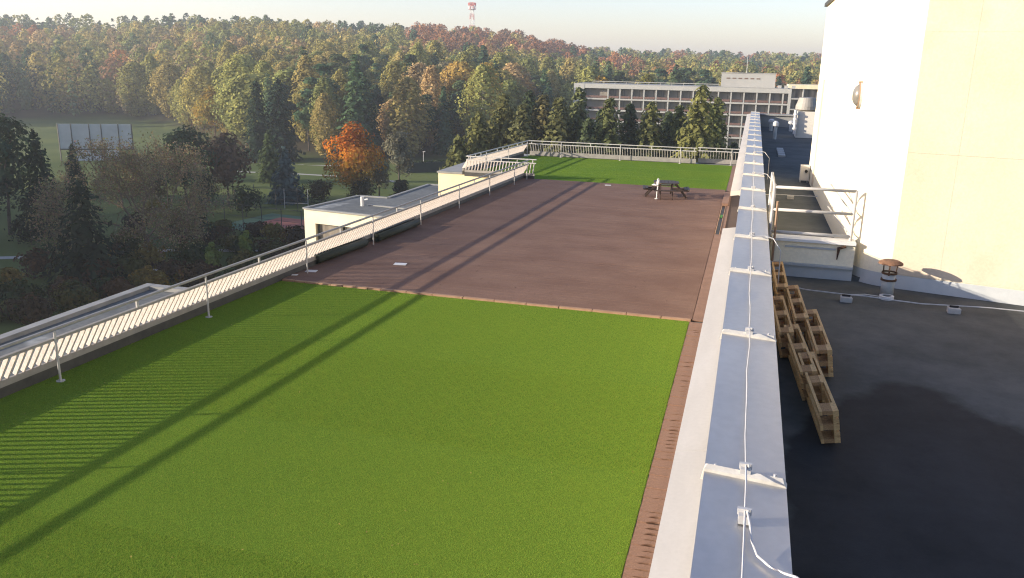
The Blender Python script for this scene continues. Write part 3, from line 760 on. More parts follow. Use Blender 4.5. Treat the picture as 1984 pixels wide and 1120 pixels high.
part('leg', MB().box(1.33, 22.55, ZR0 + 0.06, 1.36, 22.7, ZR0 + 0.12), 'pipegrey', bx); part('leg', MB().box(1.50, 22.55, ZR0 + 0.06, 1.53, 22.7, ZR0 + 0.12), 'pipegrey', bx)
fw = thing('far_conductor', 'thin wire with small feet crossing the far roof', 'cable', (1, 19.5, ZR0 + 0.06))
part('wire', MB().poly([(0.34, 19.3, ZR0 + 0.14), (0.7, 19.45, ZR0 + 0.15), (1.1, 19.5, ZR0 + 0.14), (1.55, 19.4, ZR0 + 0.16)], 0.008, 6), 'alu', fw)
part('foot', MB().box(0.92, 19.4, ZR0 + 0.061, 1.06, 19.55, ZR0 + 0.13), 'concrete', fw)

# ------------------------------------------------------------------ things on the terrace
def plate(x, y, s, label, rz=0.2):
    mb = MB(); mb.box(-s, -s * 0.7, 0, s, s * 0.7, 0.012)
    o = link('cover_plate', mb.mesh('cover_plate', M['white']), None, (x, y, 0.054), (0, 0, rz)); tag(o, label, 'cover plate', 'white plates on the deck')
plate(-10.55, 24.13, 0.20, 'white square plate lying alone on the sunlit deck')
plate(-12.75, 22.3, 0.17, 'white plate on the deck in the railing shade')
plate(-12.98, 21.7, 0.09, 'tiny white plate beside the railing post foot')
plate(-7.3, 45.2, 0.17, 'white plate at the far edge of the deck')

def turf_roll(p0, p1, rr, label):
    p0 = Vector(p0); p1 = Vector(p1)
    t = thing('turf_roll', label, 'turf roll', (p0.x, p0.y, 0.052))
    d = (p1 - p0); L = d.length; t.rotation_euler = (0, 0, math.atan2(d.y, d.x))
    prof = []; nn = 70
    inner = []; 
    for k in range(nn + 1):
        a = k / nn * 2 * math.pi * 3.2; q = rr * (0.28 + 0.72 * k / nn); prof.append((q * math.cos(a), q * math.sin(a) + rr + 0.01))
    mb = MB(); vs = [(0, y, z) for y, z in prof] + [(L, y, z) for y, z in prof]; m = nn + 1
    mb.add(vs, [(k, k + 1, m + k + 1, m + k) for k in range(nn)])
    o = part('rolled_sheet', mb, 'turf_back', t, smooth=True, world=False)
    sd = o.modifiers.new('thick', 'SOLIDIFY'); sd.thickness = 0.012
    return t
turf_roll((-13.02, 23.1, 0), (-12.75, 26.1, 0), 0.17, 'dark rolled turf lying against the railing, nearer roll')
turf_roll((-12.66, 26.9, 0), (-12.5, 30.3, 0), 0.17, 'dark rolled turf lying against the railing, farther roll')
# picnic table: octagonal top, four benches, splayed legs
TX, TY, TZ = -3.87, 42.35, 0.052
pt = thing('picnic_table', 'dark octagonal picnic table with four attached benches on the deck', 'picnic table', (TX, TY, TZ), R(8))
pt.scale = (1.05, 1.05, 1.05)
RT = 0.60
for k in range(7):
    x0 = -RT + k * (2 * RT / 7) + 0.006; x1 = x0 + 2 * RT / 7 - 0.012
    def hw(x): return min(RT, RT + RT * 0.586 - abs(x)) if abs(x) > RT * 0.414 else RT
    h0, h1 = hw(x0), hw(x1)
    mb = MB(); mb.prism([(x0, -h0), (x1, -h1), (x1, h1), (x0, h0)], 0.68, 0.72); part('top_plank', mb, 'wood_table', pt, world=False)
for k in range(4):
    a = k * math.pi / 2; ca, sa = math.cos(a), math.sin(a)
    for rr_ in (0.86, 0.995):
        mb = MB()
        q = [(-0.42 - (rr_ - 0.86), rr_), (0.42 + (rr_ - 0.86), rr_), (0.47 + (rr_ - 0.86), rr_ + 0.115), (-0.47 - (rr_ - 0.86), rr_ + 0.115)]
        mb.prism([(x * ca - y * sa, x * sa + y * ca) for x, y in q], 0.40, 0.44); part('bench_plank', mb, 'wood_table', pt, world=False)
    for s in (-0.28, 0.28):
        def P(x, y, z): return (x * ca - y * sa, x * sa + y * ca, z)
        part('leg', MB().bar(P(s, 0.42, 0.675), P(s, 0.98, 0.0), 0.045, 0.09), 'wood_table', pt, world=False)
        part('bench_support', MB().bar(P(s * 1.0 + 0.05, 0.25, 0.36), P(s + 0.05, 1.08, 0.36), 0.04, 0.075), 'wood_table', pt, world=False)
# white post with a bunched cover beside the table
wp_ = thing('white_post', 'slim white post with a bunched white cover beside the picnic table', 'post', (-4.22, 41.4, 0.052))
part('foot', MB().tube((-4.22, 41.4, 0.052), (-4.22, 41.4, 0.07), 0.09, 0.09, 12), 'white', wp_)
part('pole', MB().tube((-4.22, 41.4, 0.07), (-4.19, 41.4, 0.78), 0.028, 0.028, 8), 'white', wp_)
def lump(cx, cy, cz, sx, sy, sz, seed, nseg=14):
    g = np.random.default_rng(seed); mb = MB(); ph = g.uniform(0, 6, 6)
    vs = []; fs = []
    rows = 9
    for i in range(rows):
        t = math.pi * i / (rows - 1)
        for k in range(nseg):
            a = 2 * math.pi * k / nseg
            q = 1 + 0.16 * math.sin(3 * a + ph[0] + 2 * t) + 0.12 * math.sin(5 * t + ph[1] + a)
            vs.append((cx + sx * q * math.sin(t) * math.cos(a), cy + sy * q * math.sin(t) * math.sin(a), cz + sz * q * math.cos(t)))
    for i in range(rows - 1):
        for k in range(nseg): fs.append((i * nseg + k, (i + 1) * nseg + k, (i + 1) * nseg + (k + 1) % nseg, i * nseg + (k + 1) % nseg))
    return mb.add(vs, fs)
mb = lump(-4.19, 41.4, 0.90, 0.065, 0.065, 0.17, 3); mb2 = lump(-4.33, 41.42, 0.74, 0.16, 0.09, 0.05, 4); mb.add(mb2.v, mb2.f)
part('bunched_cover', mb, 'white', wp_, smooth=True)

# ------------------------------------------------------------------ lower roofs left of the terrace
lr = thing('low_roof_block', 'grey flat roof block below the left railing at the photo edge', 'building', (-19.5, 12, ZG))
x1 = fence_x(10) - 0.6
part('wall', MB().box(-25.3, -8, ZG, -14.2, 30.0, -3.75), 'creamwing', lr)
part('roof', MB().box(-25.09, -8, -3.7495, -14.15, 29.69, -3.62), 'roofgrey', lr)
w = MB(); w.box(-25.5, -8, -3.749, -25.1, 30.1, -3.45); w.box(-25.099, 29.7, -3.748, -14.2, 30.1, -3.455); part('rim', w, 'roofrim', lr)
for x, y, s in ((-22.2, 21.3, 0.3), (-21.6, 25.6, 0.35), (-20.6, 23.5, 0.25)):
    t = thing('roof_vent', 'small pale vent plate on the grey low roof', 'vent', (x, y, -3.62), 0, 'small vents on the low roof')
    part('base', MB().box(x - s, y - s * 0.4, -3.62, x + s, y + s * 0.4, -3.56), 'roofrim', t); part('pipe', MB().tube((x, y, -3.56), (x, y, -3.35), 0.07, 0.07, 8), 'white', t)
# wing with windows
wg = thing('low_wing', 'cream single wing with stepped grey flat roof beyond the railing', 'building', (-24, 58, ZG))
ZW = -4.0
fp = [(-30.45, 52.6), (-17.0, 50.6), (-17.0, 67.5), (-26.7, 67.5), (-26.9, 59.3), (-29.4, 59.3)]
part('wall', MB().prism(fp, ZG, -6.5), 'creamwing', wg)
# storey with the window band
def lerp(a, b_, t): return (a[0] + (b_[0] - a[0]) * t, a[1] + (b_[1] - a[1]) * t)
P0, P1 = fp[0], fp[1]
inn = [(-29.6, 53.4), (-17.0, 51.6), (-17.0, 67.4), (-26.6, 67.4), (-27.0, 59.2), (-29.3, 59.2)]
part('inner_wall', MB().prism(inn, -6.49, -4.95), 'hotelbrown', wg)
part('corner_pier', MB().prism([P0, (P0[0] + 0.95, P0[1] - 0.14), (P0[0] + 0.95, P0[1] + 1.2), (P0[0] + 0.3, 59.2), (P0[0] + 0.2, 59.2)], -6.495, -4.95), 'creamwing', wg)
for k in range(5):
    a = lerp((-29.45, 52.75), (-18.0, 51.05), k / 5 + 0.01); c = lerp((-29.45, 52.75), (-18.0, 51.05), (k + 1) / 5 - 0.012)
    wdw = part('window', MB().bar((a[0], a[1], -5.72), (c[0], c[1], -5.72), 0.06, 1.54), 'hotelglass2', wg)
    part('frame', MB().bar((a[0] - 0.02, a[1], -5.72), (a[0] + 0.08, a[1] - 0.015, -5.72), 0.12, 1.54), 'steel_dark', wdw, )
part('fascia', MB().prism(fp, -4.949, -4.0), 'creamwing', wg)
ed = MB()
fp2 = [(x, y) for x, y in fp]
part('roof', MB().prism([(-30.2, 52.85), (-17.0, 50.9), (-17.0, 67.3), (-26.6, 67.3), (-26.75, 59.1), (-29.2, 59.1)], -3.999, -3.95), 'roofgrey', wg)
ed = MB(); m = len(fp)
for i in range(m):
    a = fp[i]; c = fp[(i + 1) % m]
    ed.bar((a[0], a[1], -3.93 + 0.002 * i), (c[0], c[1], -3.93 + 0.002 * i), 0.26, 0.10)
part('roof_edge', ed, 'roofrim', wg)
for x, y in ((-27.1, 55.2), (-20.4, 54.0)):
    t = thing('vent_stub', 'white vent stub with side outlet on the wing roof, %s' % ('left one' if x < -25 else 'right one'), 'vent', (x, y, -3.95))
    part('pipe', MB().tube((x, y, -3.95), (x, y, -3.25), 0.13, 0.13, 10), 'white', t); part('outlet', MB().tube((x, y, -3.5), (x + 0.45, y, -3.42), 0.06, 0.06, 8), 'white', t)
part('duct', MB().bar((-26.8, 55.6, -3.90), (-20.5, 54.6, -3.90), 0.25, 0.08), 'roofrim', wg)

# ------------------------------------------------------------------ hotel
HY = 225.0
ht = thing('hotel_block', 'white multi-storey hotel with rows of brown balconies behind spruces', 'building', (-18, HY, ZG))
HX0, HX1 = -46.9, 8.6
levels = [1.45 - 2.94 * k for k in range(7)]       # underside lines of each storey, top first
part('core', MB().box(HX0 + 0.3, HY + 1.7, ZG, HX1, HY + 13, 1.2), 'hotelwhite', ht)
part('end_wall', MB().box(HX0, HY - 0.2, ZG, HX0 + 2.9, HY + 13.05, 1.75), 'hotelwhite', ht)
part('end_wall', MB().box(HX1 - 0.3, HY - 0.2, ZG, HX1 + 0.4, HY + 13.05, 1.70), 'hotelwhite', ht)
part('roof_band', MB().box(HX0 + 2.9, HY - 0.15, 0.62, HX1 - 0.3, HY + 13.02, 1.72), 'hotelwhite', ht)
part('roof', MB().box(HX0 + 0.1, HY, 1.721, HX1, HY + 13, 1.80), 'roofrim', ht)
bays = [-44.0, -37.6]
while bays[-1] < HX1 - 1.2: bays.append(bays[-1] + 3.19)
bays[-1] = HX1 - 0.3
zt = 0.62
DIV = MB().box(-0.17, 0.02, 0, 0.17, 1.7, 2.55).mesh('divider', M['hotelwhite'])
WIN = [MB().box(-1.45, 0, 0, 1.45, 0.08, 2.35).mesh('window', M[m_]) for m_ in ('hotelglass', 'hotelglass2')]
WINW = MB().box(-3.05, 0, 0, 3.05, 0.08, 2.35).mesh('window', M['hotelglass'])
FRM = MB().box(-0.05, -0.05, 0, 0.05, 0, 2.35).mesh('frame', M['steel_dark'])
for s in range(6):
    z0 = zt - 2.94 * s - 2.55        # floor of this storey
    part('balcony_slab', MB().box(HX0 + 2.9, HY - 0.12, z0 - 0.40, HX1 - 0.3, HY + 1.69, z0 - 0.01), 'hotelwhite', ht)
    for i, bxx in enumerate(bays[1:-1]):
        link('divider', DIV, ht, Vector((bxx, HY, z0)) - ht.location)
    for i in range(len(bays) - 1):
        cx = (bays[i] + bays[i + 1]) / 2
        wo = link('window', WINW if i == 0 else WIN[0 if random.random() < 0.75 else 1], ht, Vector((cx, HY + 1.55, z0)) - ht.location)
        if i: link('frame', FRM, wo, (random.choice((-0.6, 0.2, 0.7)), 0, 0))
        mb = MB(); mb.box(bays[i] + 0.26, HY - 0.05, z0 + 0.12, bays[i + 1] - 0.26, HY - 0.01, z0 + 0.66); part('balcony_rail', mb, 'hotelrail', ht)
ph = thing('roof_penthouse', 'white rooftop plant box with a row of vent slots on the hotel', 'building', (-1.8, HY + 5, 1.8))
part('wall', MB().box(-8.6, HY + 3, 1.801, 4.9, HY + 10, 5.3), 'hotelwhite', ph)
for k in range(6): part('vent_slot', MB().box(-7.3 + 1.5 * k, HY + 2.95, 3.85, -6.4 + 1.5 * k, HY + 2.99, 4.15), 'hotelbrown', ph)
part('roof_edge', MB().box(-8.75, HY + 2.85, 5.301, 5.05, HY + 10.1, 5.42), 'hotelwhite', ph)
solo('antenna', MB().tube((-2.4, HY + 6, 5.42), (-2.5, HY + 6, 10.2), 0.09, 0.05, 6), 'pipegrey', 'thin grey antenna on the hotel rooftop box', 'antenna')
for k, (xx, nm) in enumerate(((5.6, 'left'), (7.2, 'middle'), (9.0, 'right'))):
    solo('roof_unit', MB().box(xx, HY + 2, 1.81, xx + 0.9, HY + 3, 2.5), 'hotelwhite', '%s small white unit on the hotel roof edge by the wall' % nm, 'roof unit')
rr2 = thing('roof_handrail', 'thin white handrail along the hotel roof', 'railing', (-25, HY + 1, 1.8))
part('rail', MB().box(-42, HY + 0.9, 2.35, -9, HY + 0.98, 2.5), 'hotelwhite', rr2)
for k in range(12): part('post', MB().box(-42 + 3 * k - 0.05, HY + 0.9, 1.8, -42 + 3 * k + 0.05, HY + 0.98, 2.36), 'hotelwhite', rr2)
h2 = thing('far_hotel_wing', 'cream distant wing right of the hotel with paired balconies', 'building', (14, 262, ZG))
part('wall', MB().box(9.4, 258, ZG, 30, 270, 1.2), 'hotelwhite', h2)
part('roof_band', MB().box(9.2, 256.2, 1.2, 30.2, 270.1, 2.3), 'cream', h2)
for s in range(4):
    z0 = 1.2 - 3.0 * (s + 1)
    part('balcony_slab', MB().box(9.3, 256.3, z0, 30, 258, z0 + 0.35), 'hotelwhite', h2)
    for k in range(5):
        part('window', MB().box(9.9 + 4 * k, 257.9, z0 + 0.5, 13.1 + 4 * k, 257.99, z0 + 2.8), 'hotelglass2', h2)
        part('divider', MB().box(9.3 + 4 * k, 256.35, z0 + 0.36, 9.6 + 4 * k, 257.99, z0 + 2.99), 'hotelwhite', h2)

# ------------------------------------------------------------------ park furniture
def lamp(x, y, h, label, group='park lamps'):
    t = thing('park_lamp', label, 'lamp', (x, y, ZG), 0, group)
    part('pole', MB().tube((x, y, ZG), (x, y, ZG + h), 0.10, 0.07, 8), 'railwhite', t)
    part('head', MB().box(x - 0.12, y - 0.2, ZG + h, x + 0.5, y + 0.2, ZG + h + 0.12), 'railwhite', t)
lamp(-117.4, 177.0, 3.9, 'white park lamp on the path beside the small wooden hut')
lamp(-75.9, 188.5, 3.0, 'white park lamp on the lawn right of the orange tree')
lamp(-163, 214, 3.4, 'park lamp with twin white heads behind the grey display wall')
lamp(-63.2, 60.0, 1.5, 'small garden lamp at the hedge near the left photo edge')
lamp(-60.9, 73.0, 1.6, 'small garden lamp above the far corner of the low roof')
hu = thing('wooden_hut', 'small orange-brown wooden hut by the park path', 'hut', (-112, 180, ZG))
part('wall', MB().box(-113.4, 179, ZG, -110.6, 181.5, ZG + 2.2), 'hut', hu)
part('roof', MB().add([(-113.8, 178.6, ZG + 2.2), (-110.2, 178.6, ZG + 2.2), (-110.2, 181.9, ZG + 2.2), (-113.8, 181.9, ZG + 2.2), (-112, 178.6, ZG + 3.0), (-112, 181.9, ZG + 3.0)], [(0, 1, 4), (2, 3, 5), (1, 2, 5, 4), (3, 0, 4, 5)]), 'poleb', hu)
# grey display wall
dw = thing('display_wall', 'large grey panelled wall standing on the meadow', 'panel wall', (-147, 161.5, ZG), 0)
dd = Vector((10.7, 5.4)).normalized(); o0 = Vector((-154.2, 157.8))
def dpt(u, z, off=0.0): q = o0 + dd * u + Vector((dd.y, -dd.x)) * off; return (q.x, q.y, z)
ub_ = [0.0, 2.85, 6.75, 9.35, 13.1, 16.0]
for a, c in zip(ub_[:-1], ub_[1:]):
    mb = MB(); mb.bar(dpt(a + 0.08, ZG + 5.7), dpt(c - 0.08, ZG + 5.7), 0.25, 5.7); part('panel', mb, 'screen', dw)
for a, c in ((3.2, 6.75), (6.75, 9.35), (9.35, 13.0)):
    mb = MB(); mb.bar(dpt(a + 0.08, ZG + 1.3), dpt(c - 0.08, ZG + 1.3), 0.25, 2.5); part('panel', mb, 'screenlow', dw)
for a in ub_: part('post', MB().bar(dpt(a, ZG, 0.1), dpt(a, ZG + 8.6, 0.1), 0.2, 0.2, up=(1, 0, 0)), 'steel_dark', dw)
part('girder', MB().bar(dpt(0.11, ZG + 2.75, 0.1), dpt(15.9, ZG + 2.75, 0.1), 0.3, 0.25), 'steel_dark', dw)
# tennis court
w = MB(); w.prism([(-75, 103), (-48, 99), (-46, 112), (-73, 116)], ZG, ZG + 0.02); struct('court_surround', w, 'courtgreen')
w = MB(); w.prism([(-70.6, 106.6), (-52, 103.8), (-50.6, 111), (-69.8, 113.4)], ZG + 0.02, ZG + 0.03); struct('tennis_court', w, 'court')
cf = thing('court_fence', 'dark wire fence with thin posts around the red court', 'fence', (-70, 110, ZG))
cp = [(-84, 106), (-80.5, 105.4), (-77, 104.8), (-73.5, 104.2), (-70, 103.6), (-66.5, 103), (-63, 102.5), (-59.5, 102)]
for x, y in cp: part('post', MB().tube((x, y, ZG), (x, y, ZG + 3.6), 0.06, 0.06, 6), 'steel_dark', cf)
cp2 = [(-90, 119), (-86, 119), (-82, 119), (-78, 119), (-74, 119), (-70, 119)]
for x, y in cp2: part('post', MB().tube((x, y, ZG), (x, y, ZG + 4.0), 0.06, 0.06, 6), 'steel_dark', cf)
for zz in (0.15, 1.8, 3.5):
    part('wire', MB().poly([(x, y, ZG + zz) for x, y in cp], 0.03, 4), 'steel_dark', cf)
    part('wire', MB().poly([(x, y, ZG + zz) for x, y in cp2], 0.03, 4), 'steel_dark', cf)
gf = thing('ball_frame', 'white posts with a crossbar on the lawn below the blue spruce', 'frame', (-72, 121, ZG))
part('post', MB().tube((-73.6, 121, ZG), (-73.6, 121, ZG + 3.3), 0.07, 0.07, 6), 'railwhite', gf); part('post', MB().tube((-69.8, 122, ZG), (-69.8, 122, ZG + 3.3), 0.07, 0.07, 6), 'railwhite', gf)
part('crossbar', MB().tube((-73.6, 121, ZG + 0.9), (-69.8, 122, ZG + 0.9), 0.05, 0.05, 6), 'railwhite', gf)
for k in range(3):
    x, y = -70.8 + k * 0.55, 83.6 + k * 0.25
    mb = MB(); mb.lathe([(0.001, 0.9), (0.10, 0.85), (0.14, 0.6), (0.17, 0.0)], 10, (x, y, ZG))
    solo('white_bollard', mb, 'white', ('left', 'middle', 'right')[k] + ' of three small white bollards under the bare tree', 'bollard', 'white bollards in the garden')

# mast on the ridge
mx_, my_ = -242, 716
zb = float(terrain(np.array(mx_), np.array(my_)))
ms = thing('radio_mast', 'red and white lattice radio mast above the wooded ridge', 'mast', (mx_, my_, zb))
ztop = 6.4 + 757 * math.tan(R(3.83))
H_ = ztop - zb
segs = 9
for s in range(segs):
    za = zb + H_ * s / segs; zb2 = zb + H_ * (s + 1) / segs
    wa = 2.6 - 1.6 * s / segs; wb = 2.6 - 1.6 * (s + 1) / segs
    mb = MB(); cs = [(-1, -1), (1, -1), (1, 1), (-1, 1)]
    for i in range(4):
        a = cs[i]; c = cs[(i + 1) % 4]
        mb.tube((mx_ + a[0] * wa, my_ + a[1] * wa, za), (mx_ + a[0] * wb, my_ + a[1] * wb, zb2), 0.22, 0.22, 4)
        mb.tube((mx_ + a[0] * wa, my_ + a[1] * wa, za), (mx_ + c[0] * wb, my_ + c[1] * wb, zb2), 0.13, 0.13, 4)
        mb.tube((mx_ + a[0] * wb, my_ + a[1] * wb, zb2), (mx_ + c[0] * wb, my_ + c[1] * wb, zb2), 0.13, 0.13, 4)
    part('lattice_section', mb, 'mastred' if s % 2 == 0 else 'white', ms)
for k in range(10):
    a = k * 0.63; zz = zb + H_ * (0.87 + 0.07 * (k % 2))
    part('antenna_panel', MB().box(mx_ + 3.0 * math.cos(a) - 0.5, my_ + 3.0 * math.sin(a) - 0.5, zz, mx_ + 3.0 * math.cos(a) + 0.5, my_ + 3.0 * math.sin(a) + 0.5, zz + 2.4), 'mastred' if k % 2 else 'white', ms)
part('platform', MB().tube((mx_, my_, zb + H_ * 0.865), (mx_, my_, zb + H_ * 0.872), 3.4, 3.4, 12), 'mastred', ms)

# ------------------------------------------------------------------ vegetation
def quads(cen, nrm, su, sv, g, roll=True):
    """leaf quads: centres, normals, half sizes"""
    n = len(cen)
    nrm = nrm / (np.linalg.norm(nrm, axis=1, keepdims=True) + 1e-9)
    t = g.normal(size=(n, 3)); t -= (t * nrm).sum(1, keepdims=True) * nrm; t /= np.linalg.norm(t, axis=1, keepdims=True) + 1e-9
    b_ = np.cross(nrm, t)
    su = np.asarray(su).reshape(-1, 1); sv = np.asarray(sv).reshape(-1, 1)
    v = np.stack([cen - t * su, cen - b_ * sv, cen + t * su, cen + b_ * sv], 1)
    return v.reshape(-1, 3)
def mesh_quads(name, v, tint, mat):
    n = len(v) // 4
    me = bpy.data.meshes.new(name)
    me.vertices.add(len(v)); me.vertices.foreach_set('co', v.astype(np.float32).ravel())
    me.loops.add(4 * n); me.loops.foreach_set('vertex_index', np.arange(4 * n, dtype=np.int32))
    me.polygons.add(n); me.polygons.foreach_set('loop_start', np.arange(0, 4 * n, 4, dtype=np.int32))
    me.update(calc_edges=True)
    c = np.ones((len(v), 4), np.float32); c[:, :3] = np.repeat(tint, 4, axis=0)
    at = me.color_attributes.new('tint', 'FLOAT_COLOR', 'POINT'); at.data.foreach_set('color', c.ravel())
    me.materials.append(mat)
    return me
def broad(g, h, w, base=0.25, ncl=16, nleaf=900, ls=0.45, narrow=1.0, flat=0.8, gaps=0.0):
    """broadleaf crown: leaf quads on the shells of overlapping clumps; returns centres, normals, sizes, tints"""
    z0 = h * base; ch = h - z0
    cc = []
    for i in range(ncl):
        for _ in range(40):
            p = g.uniform(-1, 1, 3)
            if (p ** 2).sum() < 1: break
        zt_ = (p[2] + 1) / 2
        wr = math.sin(math.pi * min(0.97, max(0.10, zt_ ** narrow * 0.90 + 0.10))) ** 0.65
        cc.append((p[0] * w * 0.36 * wr, p[1] * w * 0.36 * wr, z0 + ch * (0.12 + 0.78 * zt_)))
    cc = np.array(cc); rad = g.uniform(0.22, 0.34, ncl) * w * 0.82
    rad *= np.clip(1.15 - 0.45 * (cc[:, 2] - z0) / ch, 0.5, 1.1)
    k = g.integers(0, ncl, nleaf)
    d = g.normal(size=(nleaf, 3)); d[:, 2] += 0.25; d /= np.linalg.norm(d, axis=1, keepdims=True)
    rr_ = rad[k] * g.uniform(0.62, 1.08, nleaf)
    p = cc[k] + d * rr_[:, None] * np.array([1, 1, flat])
    p[:, 2] = np.clip(p[:, 2], z0 * 0.7, h)
    oc = p - np.array([0, 0, z0 + ch * 0.42]); oc /= np.linalg.norm(oc, axis=1, keepdims=True) + 1e-6
    nr = d * 0.55 + oc * 0.85 + g.normal(size=(nleaf, 3)) * 0.38
    s = ls * g.uniform(0.6, 1.3, nleaf)
    tone = (g.uniform(0.72, 1.25, ncl)[k] * g.uniform(0.8, 1.2, nleaf))[:, None] * np.ones((1, 3))
    hue = g.normal(0, 0.09, ncl)[k]
    tone[:, 0] *= 1 + hue; tone[:, 2] *= 1 - hue
    return p, nr, s, tone, cc
def ovoid(g, h, w, base=0.06, nleaf=600, ls=0.5, peak=0.75):
    """dense egg-shaped crown with bulges; leaves face outwards"""
    t = g.random(nleaf) ** 0.85; a = g.random(nleaf) * 2 * math.pi; ph = g.uniform(0, 6.3, 4)
    prof = np.sin(math.pi * (0.07 + 0.92 * t) ** peak) ** 0.56
    lump = 0.5 * np.sin(3 * a + ph[0] + 6 * t) + 0.45 * np.sin(5 * a + ph[1] - 9 * t) + 0.4 * np.sin(8 * a + ph[2] + 17 * t)
    r_ = w / 2 * prof * (1 + 0.27 * lump) * g.uniform(0.66, 1.06, nleaf)
    cx, cy = g.normal(0, 0.04, 2) * w
    p = np.stack([r_ * np.cos(a) + cx * t, r_ * np.sin(a) + cy * t, h * base + h * (1 - base) * t + g.normal(0, 0.02, nleaf) * h], 1)
    p[:, 2] = np.clip(p[:, 2], 0.1, h * 1.02)
    nr = np.stack([np.cos(a), np.sin(a), 0.25 + (t - 0.25) * 1.0], 1) + g.normal(size=(nleaf, 3)) * 0.45
    tone = (np.clip(1 + 0.16 * lump, 0.6, 1.4) * g.uniform(0.82, 1.18, nleaf))[:, None] * np.ones((1, 3))
    s = ls * g.uniform(0.6, 1.3, nleaf)
    return p, nr, s, tone, None
def crown_ovoid(g, **k):
    p, nr, s, tone, _ = ovoid(g, **k); return mesh_quads('crown', quads(p, nr, s, s * 0.7, g), tone, M['leaf'])
def conifer(g, h, w, base=0.06, layers=30, nb=9, ls=0.34, droop=0.35, power=0.85, per=5):
    P = []; N = []; SU = []; SV = []; T = []
    for i in range(layers):
        t = (i + g.uniform(-0.3, 0.3)) / layers; t = min(max(t, 0), 0.995)
        z = h * base + (h * (1 - base)) * t
        L = w / 2 * (1 - t) ** power * g.uniform(0.8, 1.12) + 0.12
        nbb = max(4, int(nb * (0.55 + 0.6 * (1 - t))))
        for k in range(nbb):
            a = 2 * math.pi * (k + g.uniform(-0.35, 0.35)) / nbb + i * 0.7
            Lk = L * g.uniform(0.68, 1.12)
            m = max(2, int(per * (0.4 + 0.7 * Lk / (w / 2))))
            tn = g.uniform(0.7, 1.25)
            for q in range(m):
                u = (q + g.uniform(0.2, 0.9)) / m
                rr_ = Lk * (0.18 + 0.82 * u)
                zz = z - droop * Lk * u ** 1.4 + 0.12 * Lk * max(0, u - 0.75)
                P.append((rr_ * math.cos(a) + g.normal(0, 0.06) * w * 0.2, rr_ * math.sin(a) + g.normal(0, 0.06) * w * 0.2, zz + g.normal(0, 0.08)))
                N.append((math.cos(a) * 0.75 + g.normal(0, 0.35), math.sin(a) * 0.75 + g.normal(0, 0.35), 0.62 + g.normal(0, 0.3)))
                s = ls * (0.75 + 0.5 * (1 - t)) * g.uniform(0.7, 1.3)
                SU.append(s * 1.25); SV.append(s * 0.62); T.append(tn * g.uniform(0.8, 1.2))
    P.append((0, 0, h)); N.append((0.3, 0.2, 1)); SU.append(0.15); SV.append(0.1); T.append(1)
    T = np.array(T)[:, None] * np.ones((1, 3))
    return np.array(P), np.array(N), np.array(SU), np.array(SV), T
def trunk_mesh(h, r0, g, limbs=6, spread=0.3, base=0.3, mat='bark'):
    mb = MB(); p = Vector((0, 0, -0.3)); m = 5; lean = g.normal(0, 0.02, 2)
    prev = p
    for k in range(1, m + 1):
        q = Vector((lean[0] * h * k / m + g.normal(0, 0.01) * h * 0.4, lean[1] * h * k / m, h * 0.9 * k / m))
        mb.tube(prev, q, r0 * (1 - 0.17 * (k - 1)), r0 * (1 - 0.17 * k), 7); prev = q
    for k in range(limbs):
        a = 2 * math.pi * k / limbs + g.uniform(-0.4, 0.4); z = h * (base + (0.8 - base) * g.uniform(0, 1))
        L = spread * h * g.uniform(0.6, 1.1)
        e = Vector((math.cos(a) * L, math.sin(a) * L, z + L * g.uniform(0.4, 1.0)))
        mid = Vector((e.x * 0.5, e.y * 0.5, z + (e.z - z) * 0.4))
        mb.tube((0, 0, z), mid, r0 * 0.4, r0 * 0.26, 5); mb.tube(mid, e, r0 * 0.26, r0 * 0.08, 5)
    return mb.mesh('trunk', M[mat], True)
def crown_broad(g, **k):
    p, nr, s, tone, cc = broad(g, **k); return mesh_quads('crown', quads(p, nr, s, s * 0.7, g), tone, M['leaf'])
def crown_conifer(g, **k):
    p, nr, su, sv, tone = conifer(g, **k); return mesh_quads('crown', quads(p, nr, su, sv, g), tone, M['leaf'])
def tree(name, label, cat, x, y, crown, trunk, colour, scale=1.0, rz=None, group=None, z=None, sxy=None):
    z = ZG if z is None else z
    t = thing(name, label, cat, (x, y, z), random.uniform(0, 6.28) if rz is None else rz, group)
    t.scale = (scale * (sxy or 1), scale * (sxy or 1), scale)
    if trunk is not None: link('trunk', trunk, t)
    o = link('crown', crown, t); o.color = (*colour, 1)
    return t

# --- prototypes for the forest, unit-ish heights in metres
g = np.random.default_rng(11)
PB = [crown_ovoid(g, h=16.5, w=10, base=0.03, nleaf=3600, ls=0.34, peak=q) for q in (1.0, 1.15, 1.3)]
PB[1] = crown_broad(g, h=16.5, w=10.5, base=0.04, ncl=30, nleaf=3600, ls=0.34)
PBT = [trunk_mesh(15, 0.26, g, 6, 0.22) for _ in range(3)]
PN = [crown_ovoid(g, h=18, w=7.2, base=0.03, nleaf=3200, ls=0.32, peak=q) for q in (0.85, 1.0, 1.15)]   # narrow birches
PNT = [trunk_mesh(16, 0.20, g, 5, 0.14, mat='birchbark') for _ in range(2)]
PP = [crown_broad(g, h=19, w=7.0, base=0.22, ncl=18, nleaf=2000, ls=0.42, flat=0.6) for _ in range(2)]       # pines
PPT = [trunk_mesh(18, 0.25, g, 6, 0.14, base=0.45) for _ in range(2)]
PC = [crown_conifer(g, h=20, w=8, layers=34, nb=11, ls=0.48, per=6, power=0.7) for _ in range(2)]                     # spruces
PCT = [trunk_mesh(19, 0.22, g, 0) for _ in range(1)]

